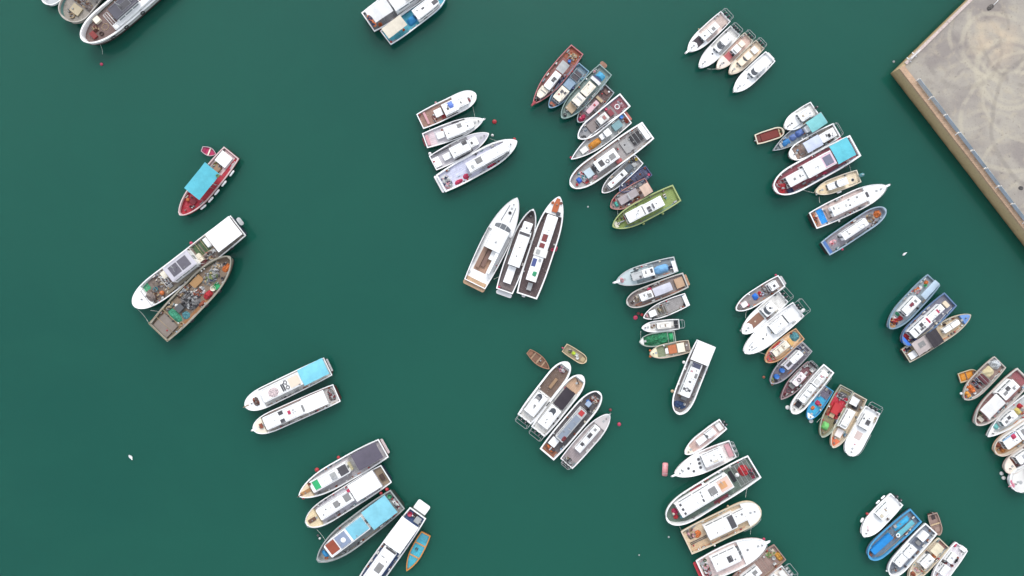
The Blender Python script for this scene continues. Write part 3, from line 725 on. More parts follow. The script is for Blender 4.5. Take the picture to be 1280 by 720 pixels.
# ---- top left raft
FB('white rounded bow of the boat farthest left at the top edge of the photo', 'top left white bow', (98,-55), (57,5), 25, shape='round', hull='w', deck='lg', fd=(.7,'lg'),
   items=[('cab',.2,.6,-.5,.5), ('tyre',.6,1)])
FB('weathered grey and teal wooden boat in the corner raft, between two white hulls', 'weathered grey teal wooden boat', (136,-46), (83,25), 35, shape='bluff', hull=(104,146,140), rim=(196,188,178), deck=(158,150,140), fb=1.7,
   items=[('cab',.1,.5,-.5,.5,'g'), ('box','fish_hatch',.74,.86,-.25,.4,(206,190,158),.35), ('frame',.55,.72,-.85,.85,1.6,'g'), ('gear',.6,.72,-.7,.7,('gbr','tan','lg','br'),.5), ('net',.62,.72,.3,.85,'gbr'), ('coil',.9,.1,'tan',.5)])
FB('large white trawler with grey wheelhouse roof and brown foredeck, in the top left corner raft', 'big white corner trawler', (218,-47), (106,52), 34, shape='round', hull='w', deck=(122,100,94), fb=2.3, rw=.2,
   items=[('box','side_house',.3,.74,.42,.74,'w',1.0), ('cab',.44,.68,-.62,.36,(92,90,100)), ('hatch',.5,.6,-.3,.1,'dg'), ('mast',.58,-.1,2.2,'r'), ('frame',.70,.74,-.5,.5,2.0,'w',1), ('box','store_box',.78,.83,-.75,-.4,'crm',.6),
          ('tube_hoop',.79,.15,.55), ('box','windlass',.89,.93,-.2,.25,(150,60,56),.45), ('gear',.84,.89,-.5,.0,('br','mar','tan'),.4), ('tyre',.48,1), ('tyre',.66,1), ('tyre',.8,1), ('coil',.85,.3,'dbr',.4)])

FB('white boat with big square white stern awning, cut off by the top edge', 'white boat with square stern awning', (460,28), (552,-35), 29, shape='round', hull='w', deck=(128,128,130), fb=1.6,
   items=[('cab',.33,.85,-.5,.55), ('awn',.04,.31,-.35,.9,'w',2.2), ('box','engine_box',.33,.37,-.65,-.3,'dg',.5), ('tub',.1,-.65,'org'), ('gear',.02,.07,-.5,.5,('nv','dg','org'),.4), ('box','life_raft',.5,.56,-.2,.2,'yel',.3,'r'), ('fend',.3,-1)])
FB('white and blue boat with cream awning and blue bundle at the top edge', 'white and blue boat at top edge', (482,47.5), (556,-9), 22, shape='round', hull='sky', deck=(84,176,196), fb=1.3,
   items=[('cab',.50,.86,-.62,.62), ('hatch',.62,.66,.05,.2,'dg'), ('hatch',.78,.86,-.3,.1,'dg'), ('awn',.03,.34,-.25,1.0,'crm',2.0), ('tarp',.36,.5,-.45,.35,'brt',.8), ('box','bench',.1,.3,-.85,-.6,(74,160,176),.45), ('tub',.26,-.45,'org',.25), ('ball',.02,-.6,'red',.25), ('fend',.03,.4*0+1,'red'), ('slit',.56,.62,-.78,-.78), ('slit',.66,.72,-.75,-.75)])

# ---- lone boats on the left
FB('red wooden boat with a turquoise awning, floating alone at the left', 'red boat with turquoise awning', (289.5,191), (226,269), 27.5, shape='fish', hull=(186,50,62), rim=(232,204,202), deck=(182,52,66), fb=1.3, rw=.16, beam=1.03,
   items=[('awn',.30,.71,-1.3,.42,(98,198,216),2.3), ('mat',.02,.3,-.9,.55,(222,196,194)), ('box','stern_locker',.05,.2,-.75,.35,'w',.55), ('box','winch',.24,.3,-.35,.1,(176,140,112),.6), ('gear',.2,.32,-.75,.2,('tan','br','olv','g'),.45), ('coil',.33,.3,'olv',.3),
          ('ball',.80,-.45,'org',.32), ('tub',.84,.2,'mar',.3), ('box','fish_hatch',.74,.8,-.2,.3,(150,44,56),.3), ('fend',.2,1,'w',.2,1.3), ('fend',.36,1,'w',.2,1.3), ('fend',.5,1,'w',.2,1.3), ('fend',.62,1,'w',.2,1.3), ('fend',.75,1,'w',.2,1.3), ('bball',.985,-1,'w',.2), ('mast',.42,.9,2.4)])
RB('tiny dinghy with a magenta interior tied beside the red boat', 'tiny magenta dinghy', (252.5,186), (270,193), 9.5, shape='row', hull='ow', rim=(212,190,196), deck=(178,48,92), fb=.42, rw=.1, items=[('thw',(.5,),'crm'), ('box','stern_seat',.05,.25,-.5,.5,(178,48,92),.12)])
FB('large fishing boat with white stern roof, grey wheelhouse and white platform on its rounded bow', 'big boat with white bow platform', (298,282), (169,382), 34, shape='bluff', hull='w', deck=(128,114,104), fb=1.5, rw=.13, beam=1.0, fd=(.875,'w'),
   items=[('awn',.015,.245,-1.0,.66,'w',2.7,'gel',False,'stern_roof'), ('plat',-.045,-.012,-.5,.15,'lg',1.3,'stern_platform'), ('cab',.43,.66,-.95,.35,'lil',2.4), ('hatch',.465,.545,-.72,.08,(112,108,118)), ('hatch',.555,.63,-.72,.08,(112,108,118)), ('mast',.57,-.35,2.2,'r'),
          ('frame',.25,.40,-.95,.15,1.9,'tan',2), ('mat',.27,.325,-.9,.1,'dgr'), ('mat',.335,.385,-.9,.1,'dgr'), ('box','fish_box',.37,.42,-.2,.4,'crm',.8), ('box','engine_hatch',.375,.41,.45,.75,(110,64,60),.6), ('box','side_bench',.45,.75,.62,.8,(150,140,120),.5),
          ('gear',.68,.78,-.7,.1,('crm','w','tan','gbr'),.6), ('tub',.80,-.05,'tl',.42), ('ball',.785,.42,'org',.42), ('coil',.76,-.1,'nv',.3), ('mat',.82,.91,-.85,-.3,'gn'), ('frame',.80,.9,-.6,.7,1.2,'gbr',1), ('net',.84,.9,-.25,.5,'gbr',.4),
          ('bball',.37,-1,'pk',.3), ('box','deck_crane_base',.68,.71,.3,.55,'g',.7), ('tyre',.15,1), ('tyre',.85,-1), ('crate',.72,.5,'w'), ('ball',.8,.75,'w',.25), ('mat',.02,.26,.68,.95,(104,98,92)), ('mat',.42,.68,.5,.9,(150,132,120)), ('frame',.405,.44,-.9,.5,2.1,'w',1), ('box','white_tank',.255,.285,-.8,-.1,'w',.9), ('frame',.66,.72,-.8,.3,1.9,'w',2), ('gear',.29,.42,.42,.9,('gbr','lg','tan','mar','g'),.4), ('box','stern_gantry',.0,.015,-.9,.9,(96,84,76),.9), ('gear',.68,.76,.1,.8,('gbr','dg','crm','nv','tan'),.5), ('gear',.80,.875,-.2,.6,('br','gbr','dbr','tan'),.35), ('gear',.26,.36,.1,.5,('lg','w','dg','gbr'),.5), ('box','deck_house',.665,.70,-.75,-.25,'crm',1.0), ('coil',.72,.85,'tan',.35)])
FB('weathered grey fishing boat cluttered with nets, with a flat plank stern and pointed bow', 'weathered net-strewn boat', (198,416), (289.5,321), 38, beam=1.0, shape='fish', hull=(116,120,110), rim=(172,166,150), deck=(134,116,98), fb=2.0, rw=.2,
   items=[('box','stern_deck',.02,.17,-.6,.6,(150,138,128),.4), ('frame',.0,.19,-.9,.9,1.3,(166,146,112),1,.07), ('net',.18,.26,-.5,.62,(72,160,126),.45), ('net',.26,.33,-.75,-.2,'tl',.4), ('box','net_winch',.27,.34,-.05,.35,(96,98,100),.8), ('ball',.3,.42,'w',.32), ('ball',.37,-.25,'w',.32), ('gear',.34,.50,-.55,.65,('g','dg','lg','gbr','dg','g'),.8),
          ('net',.44,.52,-.85,-.55,'rust',.4), ('mat',.17,.55,-.95,-.68,(158,112,72)), ('box','wood_hatch',.54,.66,.3,.78,(186,144,96),.4), ('tub',.53,.15,'crm',.35), ('net',.53,.63,-.8,-.35,'red',.5), ('gear',.62,.8,-.25,.5,('g','gbr','lg','tan','olv'),.7), ('crate',.70,-.62,'bgr',.55,.5,.35), ('tub',.66,-.55,'crm',.5), ('mast',.58,.05,3.2,None,'g',3.5),
          ('net',.84,.93,-.5,.05,'org',.4), ('gear',.78,.88,.0,.6,('lg','w','gbr','tan'),.5), ('tub',.86,.25,'nv',.35), ('tub',.79,-.55,'dg',.3), ('tyre',.3,-1), ('tyre',.5,-1), ('tyre',.68,-1), ('ball',.49,.3,'ow',.25), ('gear',.66,.76,-.3,.2,('w','lg','gbr','g','nv'),.5), ('gear',.2,.3,.5,.9,('dg','g','br','tan'),.5), ('gear',.44,.6,-.3,.25,('lg','dg','w','gbr','rust'),.6), ('coil',.21,-.7,'tan',.4), ('coil',.57,.6,'yel',.3), ('tub',.9,.0,'dg',.3), ('gear',.36,.54,.55,.9,('br','tan','gbr','lg'),.4)])

# ---- left pair
FB('white round-bowed boat with a light turquoise stern roof, upper one of the left pair', 'white boat with light turquoise roof', (410,458), (308,507.5), 25, shape='bluff', beam=1.05, hull='w', deck='ow', fb=1.5, fd=(.80,'w'),
   items=[('awn',.02,.325,-.97,.68,(138,222,242),2.0), ('cab',.33,.80,-.80,.50,'w'), ('box','roof_deck',.345,.47,-.6,.35,(226,210,190),.05,'r'), ('hatch',.53,.545,-.42,.30,'dg'), ('hatch',.552,.567,-.42,.30,'dg'), ('ringr',.505,-.42), ('ringr',.50,.12), ('net',.61,.73,-.5,.42,(226,206,206),.12,'r','pale net'), ('box','vent_box',.36,.38,.3,.42,'g',.1,'r'),
          ('gear',.86,.92,-.4,.45,('dbr','gbr','rust'),.35), ('pulpit',(176,150,120),.5,.15), ('plat',-.03,-.005,-.7,.6,'lg',.9,'stern_step')])
FB('long white boat with plain white roofs, lower one of the left pair', 'plain white boat of the left pair', (421,491), (318,536.5), 24, shape='bluff', beam=1.05, hull='w', deck=(206,200,196), fb=1.4, fd=(.88,'crm'),
   items=[('awn',.13,.40,-.82,.66,'w',1.75,'gel',False,'hard_roof'), ('cab',.40,.87,-.72,.62,'w'), ('hatch',.64,.69,-.62,-.25,'dg'), ('hatch',.65,.70,.2,.58,'dg'), ('hatch',.405,.425,-.3,.4,'g'), ('box','life_raft',.56,.59,-.32,.05,'pk',.2,'r'),
          ('gear',.03,.11,-.6,.6,('lg','g','gbr','mar'),.4), ('box','windlass',.905,.935,-.25,.2,'rust',.35), ('pulpit','w',.5,.3), ('mast',.5,.0,1.8,'r')])

# ---- bottom left raft
FB('pale boat with a slate grey stern roof, topmost of the bottom left raft', 'pale boat with slate grey roof', (479.5,560), (375,619), 27, shape='fish', hull='ow', deck=(182,176,178), fb=1.6, rw=.16, fd=(.87,(226,204,172)),
   items=[('awn',.05,.335,-.80,.66,(104,98,112),2.0), ('plat',-.035,-.004,-.75,.6,(206,192,190),.9,'stern_step'), ('cab',.43,.86,-.55,.42,'w'), ('hatch',.435,.53,-.42,.32,'dg'), ('box','bait_tank',.385,.42,-.4,.3,(204,196,160),.6), ('mat',.34,.38,-.7,.6,'g'), ('box','roof_rack',.57,.63,-.3,.25,'lg',.3,'r'), ('box','green_hatch',.765,.83,-.45,.3,'bgr',.08,'r'), ('mast',.6,0,1.5,'r'), ('box','sprit_base',.88,.99,-.12,.12,(190,140,90),.12),
          ('tub',.86,-.4,'rust',.25), ('bball',.72,-1,'red',.4), ('bball',.46,-1,'red',.3), ('bball',.985,1,'red',.3), ('fend',.3,1), ('pulpit','br',.4,.15)])
FB('white boat with white awning and cream foredeck, second in the bottom left raft', 'white boat with cream foredeck', (483,592), (384,654), 26, shape='round', hull='w', deck='lil', fb=1.5, fd=(.86,(232,212,172)),
   items=[('awn',.11,.425,-.88,.72,'w',2.0,'gel'), ('mat',.0,.1,-.8,.8,(150,132,112)), ('box','engine_box',.04,.08,-.2,.3,'dbr',.5), ('cab',.44,.85,-.55,.48,'w'), ('hatch',.46,.53,-.35,.25,'g'), ('box','roof_rack',.6,.66,-.3,.2,'g',.2,'r'), ('hatch',.75,.76,-.2,-.1,'dg'), ('hatch',.8,.81,.1,.2,'dg'), ('box','life_raft',.43,.46,-.62,-.35,'pk',.3,'r'), ('box','windlass',.9,.98,-.14,.14,'br',.25), ('rail',.6,.99)])
FB('grey boat under two pale cyan awnings, third from the top in the bottom left raft', 'grey boat with two cyan awnings', (497,624), (398,699), 31, shape='fish', hull=(150,158,158), rim=(178,184,182), deck=(144,148,146), fb=1.7, rw=.16,
   items=[('awn',.08,.375,-.80,.74,(140,214,232),2.2), ('cab',.40,.88,-.62,.52,'w'), ('box','roof_tarpaulin',.405,.60,-.60,.45,(134,208,228),.12,'r',"cloth"), ('box','roof_seat',.63,.75,-.5,.4,(150,164,190),.3,'r'), ('dome',.69,.0,.5), ('box','rust_panel',.765,.865,-.5,.36,(164,82,58),.12,'r'), ('gear',.02,.07,-.4,.7,('red','lg','dg','w'),.5), ('tub',.05,-.5,'gn',.4), ('tarp',.90,.94,-.3,.3,'brt',.4), ('bball',.03,-1,'red',.35), ('bball',.1,-1,'red',.3), ('coil',.93,.35,'org',.3), ('bball',.99,1,'red',.25), ('rail',.55,.99)])
FB('white boat with navy side decks and white stern platform, cut off at bottom edge', 'white boat with navy side decks', (522.5,641), (436,762), 29, beam=1.0, shape='fish', hull='w', deck=(66,86,128), fb=1.8, rw=.16,
   items=[('plat',-.10,-.008,-.62,.62,'w',.9), ('awn',.10,.37,-.95,.8,'w',2.2,'gel'), ('cab',.385,.93,-.66,.58,'w'), ('hatch',.385,.40,-.5,.5,'dg'), ('hatch',.53,.61,-.25,.3,'g'), ('hatch',.47,.475,-.4,-.1,'g'), ('tub',.05,-.5,'pk',.45), ('box','stern_locker',.03,.08,.1,.6,'lg',.5), ('gear',.01,.06,-.3,.2,('dg','mar','k'),.4), ('rail',.4,.8)])
RB('orange-rimmed dinghy with a cyan interior, tucked beside the navy-decked boat at the bottom', 'orange-rimmed cyan dinghy', (532.5,667), (508.5,713), 14, shape='sharp', hull=(206,140,72), rim=(222,152,78), deck=(80,190,214), fb=.6, rw=.2,
   items=[('thw',(.3,.62),(214,160,104)), ('box','stern_locker',.03,.2,-.6,.6,(84,176,200),.2), ('gear',.4,.5,-.4,.1,('tl','dg','cy'),.2), ('crate',.12,.1,'tl',.25,.2,.2)])

# ---- white cabin boats, upper middle
MB('white cabin boat with brown stern deck and blue bundle on its roof', 'white boat with brown stern deck', (525,152), (595,118.5), 20.5, shape='round', hull='w', deck=(164,134,122), fb=1.1, fd=(.62,'w'),
   items=[('mat',.03,.36,-.9,.9,(156,122,108)), ('box','fish_box',.27,.39,-.35,.42,'w',.6), ('box','bench',.10,.13,-.6,.7,'pink',.4), ('cab',.42,.66,-.62,.66,'w',1.7), ('tarp',.52,.60,-.1,.62,(120,150,232),.3,'r'), ('hatch',.48,.51,-.15,.1,'dg'), ('cab',.665,.84,-.5,.45,'w',1.2), ('hatch',.72,.735,-.12,.08,'k'), ('box','bow_seat',.84,.88,-.35,.0,'mar',.2), ('gear',.2,.27,-.8,.2,('mar','gbr','w','rust'),.4), ('slit',.45,.6,-.78,-.78), ('slit',.39,.4,-.2,.6), ('bball',.36,1,'pink',.2), ('crate',.38,-.6,'red')])
MB('white cabin boat with long dark side windows, second from top of the four', 'second white cabin boat of four', (531,176), (604,150), 20, shape='yacht', hull='w', deck=(206,200,204), fb=1.15, fd=(.62,'ow'),
   items=[('cab',.35,.68,-.66,.66,'w',1.7), ('hatch',.57,.64,.12,.5,'g'), ('cab',.68,.83,-.5,.5,'w',1.2), ('hatch',.725,.74,-.1,.06,'k'), ('box','fish_box',.21,.33,-.3,.35,'w',.55), ('mat',.03,.18,-.85,.85,(216,196,200)), ('box','stern_bench',.03,.07,-.6,.5,'pink',.35), ('slit',.42,.6,-.82,-.86,'k'), ('slit',.5,.72,.86,.8,'k'), ('plat',-.03,-.002,-.6,.4,'mar',.6), ('pulpit','w',.45,.3), ('bball',.5,-1,'w',.25)])
MB('white cabin boat with a long dark slot aft, third from top of the four', 'third white cabin boat of four', (541,204), (611,167.5), 21, shape='yacht', hull='ow', deck=(196,192,196), fb=1.15, fd=(.66,'lil'),
   items=[('cab',.33,.64,-.56,.58,'w',1.7), ('hatch',.55,.63,.2,.6,'dg'), ('cab',.65,.79,-.45,.45,'w',1.2), ('hatch',.68,.71,-.12,.12,'dg'), ('box','fish_box',.19,.31,-.35,.25,'w',.55), ('slit',.06,.34,.78,.72,'k'), ('box','stern_locker',.02,.12,-.6,.4,'w',.45), ('ball',.03,.1,'red',.25), ('slit',.36,.6,-.84,-.84,'k'), ('bball',.03,1,'w',.3)])
FB('long white boat with red gear piled along its starboard side, lowest of the four', 'long white boat with red gear', (551,229.5), (646,177), 27, beam=1.06, shape='fish', hull=(206,60,72), rim='w', deck=(214,214,230), fb=1.4, rw=.2, fd=(.86,'w'),
   items=[('plat',-.035,-.003,-.8,.85,'w',.9,'stern_step'), ('cab',.36,.88,-.42,.5,'w',1.8), ('hatch',.475,.55,-.05,.42,'g'), ('box','roof_step',.66,.86,-.3,.35,'w',.1,'r'), ('hatch',.4,.43,-.2,.1,'lg'), ('net',.14,.24,-.78,-.4,'pk',.4), ('net',.26,.33,-.75,-.25,'pk',.3), ('net',.56,.66,-.86,-.5,'pk',.45), ('gear',.02,.12,-.8,.6,('lg','lil','nv','pink','w'),.4), ('tub',.09,-.5,'g',.3), ('mat',.12,.35,-.3,.8,(206,208,228)), ('bball',.99,1,'red',.3), ('slit',.5,.85,-.62,-.6,'lg'), ('rail',.35,.9)])

# ---- three yachts
YT('broad white motor yacht with a teak swim platform and curved windscreen, leftmost of three', 'broad white yacht', (593.5,355), (646.5,248), 34, beam=1.0, shape='yacht', hull='w', deck='w', fb=1.9, fd=(.60,'w'), rw=.1,
   items=[('plat',-.045,.05,-.86,.86,(190,158,126),1.6), ('mat',.06,.12,-.8,.8,'w'), ('cab',.40,.635,-.62,.66,'w',1.9,'w','f',1.6), ('wsband',.635,.70,-.62,.62), ('box','flybridge_side',.16,.40,-.60,-.38,'w',1.7), ('mat',.14,.40,-.36,.62,(176,140,118)), ('box','sofa',.17,.40,.30,.58,(160,128,110),.6), ('box','sun_lounger',.2,.38,-.05,.22,(140,108,96),.45), ('box','wet_bar',.3,.4,-.34,-.08,'w',.9), ('slit',.72,.90,.36,.24,'g'), ('slit',.74,.9,-.30,-.24,'g'), ('hatchd',.83,.0,.3), ('slit',.2,.6,.88,.92,'g'), ('slit',.2,.62,-.86,-.92,'g'), ('rail',.5,.995), ('tub',.19,-.48,'dg',.2), ('tub',.25,-.5,'dg',.2), ('mast',.48,0,1.2,'r')])
YT('slim white boat with dark grey deck, middle of the three yachts', 'slim dark-decked yacht', (630.5,364), (666.5,262), 24.5, beam=1.04, shape='fish', hull='w', deck=(98,88,88), fb=1.6, rw=.16,
   items=[('plat',-.055,-.005,-.85,.75,'w',.8), ('cab',.31,.73,-.62,.58,'w',1.8,'w','f',1.0), ('hatch',.685,.715,-.55,.52,'dg'), ('hatch',.53,.54,-.05,.05,'g'), ('cab',.735,.84,-.46,.46,'w',1.2), ('hatchd',.775,0,.14), ('box','aft_locker',.1,.30,-.32,.42,'w',.8), ('coil',.93,.1,'dg',.4), ('ball',.02,.75,'pk',.25), ('mat',.03,.09,-.8,.8,(120,108,106)), ('rail',.6,.99)])
YT('long white boat with dark brown side decks and orange gear on its bow', 'dark brown decked boat with orange bow', (658.5,370), (699,246.5), 30, beam=1.04, shape='fish', hull='w', deck=(92,76,76), fb=1.7, rw=.18, fd=(.82,'w'),
   items=[('cab',.47,.81,-.44,.46,'w',1.7), ('hatch',.55,.62,-.12,.28,(140,66,66)), ('hatch',.485,.53,-.1,.3,(140,66,66)), ('awn',.40,.475,-.5,.56,'ow',2.0,'gel',False,'hard_roof'), ('box','roof_gear',.42,.46,.1,.4,'lg',.2,'r'), ('awn',.15,.40,-.34,.5,'w',1.8,'gel',False,'hard_roof'), ('box','solar_panel',.29,.37,.1,.45,(84,96,150),.06,'r','glass'), ('tarp',.20,.25,-.2,.15,'gn',.2,'r'), ('box','life_raft',.355,.38,-.2,.0,'lg',.3,'r'), ('box','stern_locker',.06,.13,-.15,.2,'lg',.6),
          ('box','anchor_ramp',.85,.985,-.22,.22,(196,104,58),.2), ('coil',.93,.35,'org',.25), ('coil',.95,-.3,'rust',.25), ('box','windlass',.83,.86,-.5,-.2,'dg',.4), ('fend',.52,-1,'pk'), ('tub',.5,-.8,'pk',.3), ('plat',-.02,-.002,.1,.4,'w',.9,'boarding_step'), ('mast',.66,0,1.4,'r')])

# ---- dense raft, upper middle
FB('red-hulled boat with a white cabin and a red bow, topmost of the long upper raft', 'red boat topping the upper raft', (721.5,62), (666,131), 21, shape='sharp', hull=(150,56,66), rim=(196,120,122), deck=(146,98,92), fb=1.3,
   items=[('cab',.42,.69,-.4,.4,'w',1.7), ('hatch',.50,.57,-.12,.2,'dg'), ('cab',.70,.86,-.5,.4,'crm',1.2), ('hatch',.755,.765,-.3,.3,'g'), ('awn',.24,.40,-.5,.45,'lg',1.6), ('barrel',.19,.1,'bl',.3), ('mat',.02,.2,-.8,.8,'rust'), ('gear',.05,.16,-.4,.6,('crm','rust','org','tan'),.5), ('gear',.36,.60,.5,.85,('lil','br','pink','nv'),.5), ('net',.87,.92,-.3,.3,'dbr',.3), ('tub',.84,.6,'red',.25), ('pulpit',(176,60,70),.5,.3)])
FB('blue boat with cream cabin top, beside the red-hulled one in the upper raft', 'blue boat beside the red-hulled one', (730,84), (686.5,135), 17.5, shape='fish', hull=(72,150,206), rim=(134,176,200), deck=(112,136,150), fb=1.1,
   items=[('box','fish_hatch',.13,.2,-.4,.4,(84,76,84),.3), ('box','fish_hatch',.22,.29,-.4,.4,(84,76,84),.3), ('frame',.1,.3,-.6,.6,1.3,'lg',1), ('box','wheelhouse_step',.33,.5,-.55,.5,(150,176,200),.8), ('cab',.52,.79,-.6,.6,'crm',1.5), ('hatch',.58,.64,-.3,.0,'dg'), ('hatch',.57,.62,.2,.45,'dg'), ('hatch',.67,.7,-.3,-.1,(190,100,90)), ('box','bow_locker',.88,.93,-.35,.4,(206,120,90),.3), ('tub',.84,.2,'lil',.25), ('barrel',.42,.65,'nv',.25)])
FB('teal grey boat with pale hatch roofs in a line, third in the upper raft', 'teal grey boat with pale hatches', (757,87), (702,148), 21.5, shape='fish', hull=(112,156,152), rim=(146,172,166), deck=(132,148,142), fb=1.3,
   items=[('plat',-.07,-.003,-.9,-.1,(150,112,92),.9,'stern_platform'), ('cab',.29,.50,-.45,.45,'crm',1.4), ('cab',.53,.69,-.5,.5,(236,230,214),1.6), ('hatch',.58,.6,-.3,.3,'lg'), ('box','fish_hatch',.71,.84,-.45,.45,(196,172,140),.5), ('hatchd',.78,0,.3,(150,112,84)), ('tarp',.06,.17,-.4,.5,(90,184,226),.5), ('box','engine_box',.17,.24,-.5,.4,'nv',.6), ('awn',.2,.25,-.6,.6,'w',1.3), ('ball',.13,-.75,'pink',.25), ('coil',.92,0,'dg',.3), ('rail',.1,.6)])
FB('small blue boat with a bright red net on its bow, upper raft', 'small boat with red net bow', (762,110.5), (722,153), 16.5, shape='fish', hull=(70,152,192), rim=(172,180,186), deck=(138,116,116), fb=1.0,
   items=[('mat',.02,.26,-.9,.9,(98,78,76)), ('box','fish_hatch',.08,.14,-.3,.3,(120,84,76),.3), ('cab',.38,.70,-.25,.35,(214,176,182),1.1), ('hatch',.46,.50,-.1,.2,'red'), ('box','engine_box',.29,.34,-.5,.5,'tan',.5), ('net',.76,.95,-.6,.6,'pk',.6), ('gear',.5,.74,-.75,-.25,('w','lg','nv','lil'),.4), ('tub',.55,.65,'lil',.25)])
FB('square-sterned grey boat with a thick white rim, fifth in the long upper raft', 'grey boat with thick white rim', (781.5,125), (722.5,173.5), 19, shape='barge', hull='w', deck=(146,132,132), fb=1.2, rw=.2,
   items=[('cab',.38,.56,-.45,.45,'ow',1.5), ('hatch',.42,.47,-.2,.25,(176,120,116)), ('box','bait_tank',.28,.35,-.3,.4,(150,60,72),.5), ('mat',.03,.24,-.8,.8,(140,84,92)), ('ring',.17,0,'w',.42), ('box','fish_hatch',.62,.76,-.55,.5,(150,138,134),.4), ('mat',.78,.96,-.9,.9,(152,152,154)), ('coil',.9,.3,'dg',.35), ('gear',.06,.13,-.5,.5,('pink','mar','lil'),.3), ('barrel',.33,-.6,'pk',.25)])
FB('grey boat with an orange tarpaulin amidships, just above the largest hull of the upper raft', 'grey boat with orange tarpaulin', (784.5,147), (714,199.5), 18.5, shape='sharp', hull='lg', deck=(176,178,176), fb=1.1,
   items=[('box','glass_hatch',.12,.25,-.4,.42,(130,170,176),.9), ('hatchd',.185,.2,.32,(96,136,146)), ('hatchd',.185,-.2,.32,(96,136,146)), ('cab',.31,.40,-.4,.4,'w',1.3), ('box','white_locker',.42,.48,-.3,.3,'w',.7), ('tarp',.49,.69,-.28,.5,(218,144,52),.7), ('box','fore_hatch',.72,.82,-.3,.3,'ow',.45), ('barrel',.06,-.5,'bl',.34), ('net',.0,.06,-.3,.5,'rust',.5), ('tub',.04,.3,'red',.3), ('tub',.72,.5,'pink',.25), ('bball',.985,-1,'pk',.2), ('plat',-.04,-.003,-.8,.5,(196,120,110),.8,'stern_step')])
FB('largest boat of the upper raft, white-rimmed with a rounded bow and cluttered foredeck', 'largest boat of the upper raft', (810,163), (713,233), 26, shape='round', hull='w', deck=(164,158,156), fb=1.7, rw=.2,
   items=[('box','stern_slab',.02,.065,-.75,.6,'w',.7), ('box','engine_hatch',.09,.2,-.5,.35,(52,50,54),.4), ('frame',.08,.22,-.7,.6,1.5,'lg',2), ('box','fish_hold',.23,.32,-.55,.55,(180,178,176),.4), ('cab',.40,.66,-.52,.45,'w',1.9), ('hatch',.43,.49,-.2,.25,'g'), ('ringr',.53,.1), ('hatch',.57,.62,-.3,.2,'dg'), ('box','box_locker',.40,.46,.55,.8,(190,100,100),.6), ('box','grey_box',.655,.70,-.3,.2,'dg',.7), ('box','net_bin',.72,.80,-.35,.35,(190,206,214),.7),
          ('net',.70,.76,.4,.75,'pink',.4), ('tarp',.86,.91,-.25,.25,(50,110,210),.5), ('gear',.8,.87,-.6,.5,('w','red','lg','pink','tl'),.45), ('crate',.83,.5,'red'), ('ball',.93,.2,'red',.25), ('ring',.28,.4,'w',.4), ('mast',.5,0,1.8,'r'), ('tyre',.3,1), ('tyre',.08,1), ('rail',.5,.98)])
FB('small white-cabined boat tucked under the largest hull of the upper raft', 'small white-cabined boat', (799,199), (752.5,241), 15.5, shape='fish', hull='w', deck=(150,148,146), fb=1.0,
   items=[('cab',.36,.80,-.42,.42,'w',1.3), ('hatch',.44,.48,-.2,.2,'dg'), ('hatch',.68,.72,-.1,.1,(206,140,140)), ('box','engine_box',.2,.34,-.4,.3,(96,108,118),.6), ('box','fish_hatch',.1,.18,-.2,.4,'lg',.4), ('tub',.04,-.3,'yel',.28), ('gear',.05,.18,-.7,-.2,('dg','gbr','lg','tl'),.3), ('coil',.9,0,'gbr',.25)])
FB('dark blue boat mostly hidden, squeezed between a small white-cabined boat and a rust-red one', 'half-hidden dark blue boat', (811,213), (774,239), 15, shape='fish', hull=(56,66,112), rim=(88,96,136), deck=(84,88,112), fb=.9,
   items=[('frame',.1,.5,-.7,.7,1.0,(104,110,150),3), ('box','fish_hatch',.15,.4,-.3,.3,(74,74,96),.3), ('barrel',.06,.5,'pk',.25), ('gear',.5,.75,-.4,.4,('nv','dg','mar'),.3)])
FB('rust-red boat with one long grey hatch, above the olive green boat', 'rust-red boat with long grey hatch', (811,230.5), (763,259.5), 19.5, shape='fish', hull=(168,92,86), rim=(196,138,130), deck=(164,146,142), fb=1.1,
   items=[('box','cargo_hatch',.3,.76,-.42,.4,(186,176,178),.7), ('box','hatch_beam',.5,.53,-.4,.38,'lg',.08,1.95), ('awn',.0,.22,-.3,.95,(226,196,176),1.6), ('net',.1,.28,-.8,-.2,'g',.4), ('tarp',.80,.88,-.3,.35,(90,196,180),.4), ('gear',.3,.7,.5,.85,('rust','br','w','nv'),.3), ('tub',.84,-.5,'red',.25), ('coil',.25,.3,'br',.3)])
FB('olive green boat with a long white cabin roof, lowest of the upper raft', 'olive green boat', (846,241), (765.5,283.5), 23.5, shape='fish', hull=(132,150,86), rim=(176,192,128), deck=(136,154,88), fb=1.3, rw=.18,
   items=[('cab',.22,.50,-.5,.5,'w',1.6), ('cab',.49,.76,-.55,.48,'w',1.75), ('hatch',.505,.52,-.4,.4,'g'), ('hatch',.41,.46,-.1,.12,'dg'), ('hatch',.41,.46,.2,.4,'dg'), ('hatch',.36,.38,-.2,.3,'dg'), ('mat',.765,.80,-.5,.45,(206,80,86)), ('tub',.79,-.2,'red',.25), ('box','windlass',.92,.96,-.3,.3,(220,214,196),.4), ('coil',.9,0,'w',.25), ('bball',.3,1,'olv',.22), ('bball',.6,1,'olv',.22), ('mast',.62,0,1.4,'r')])

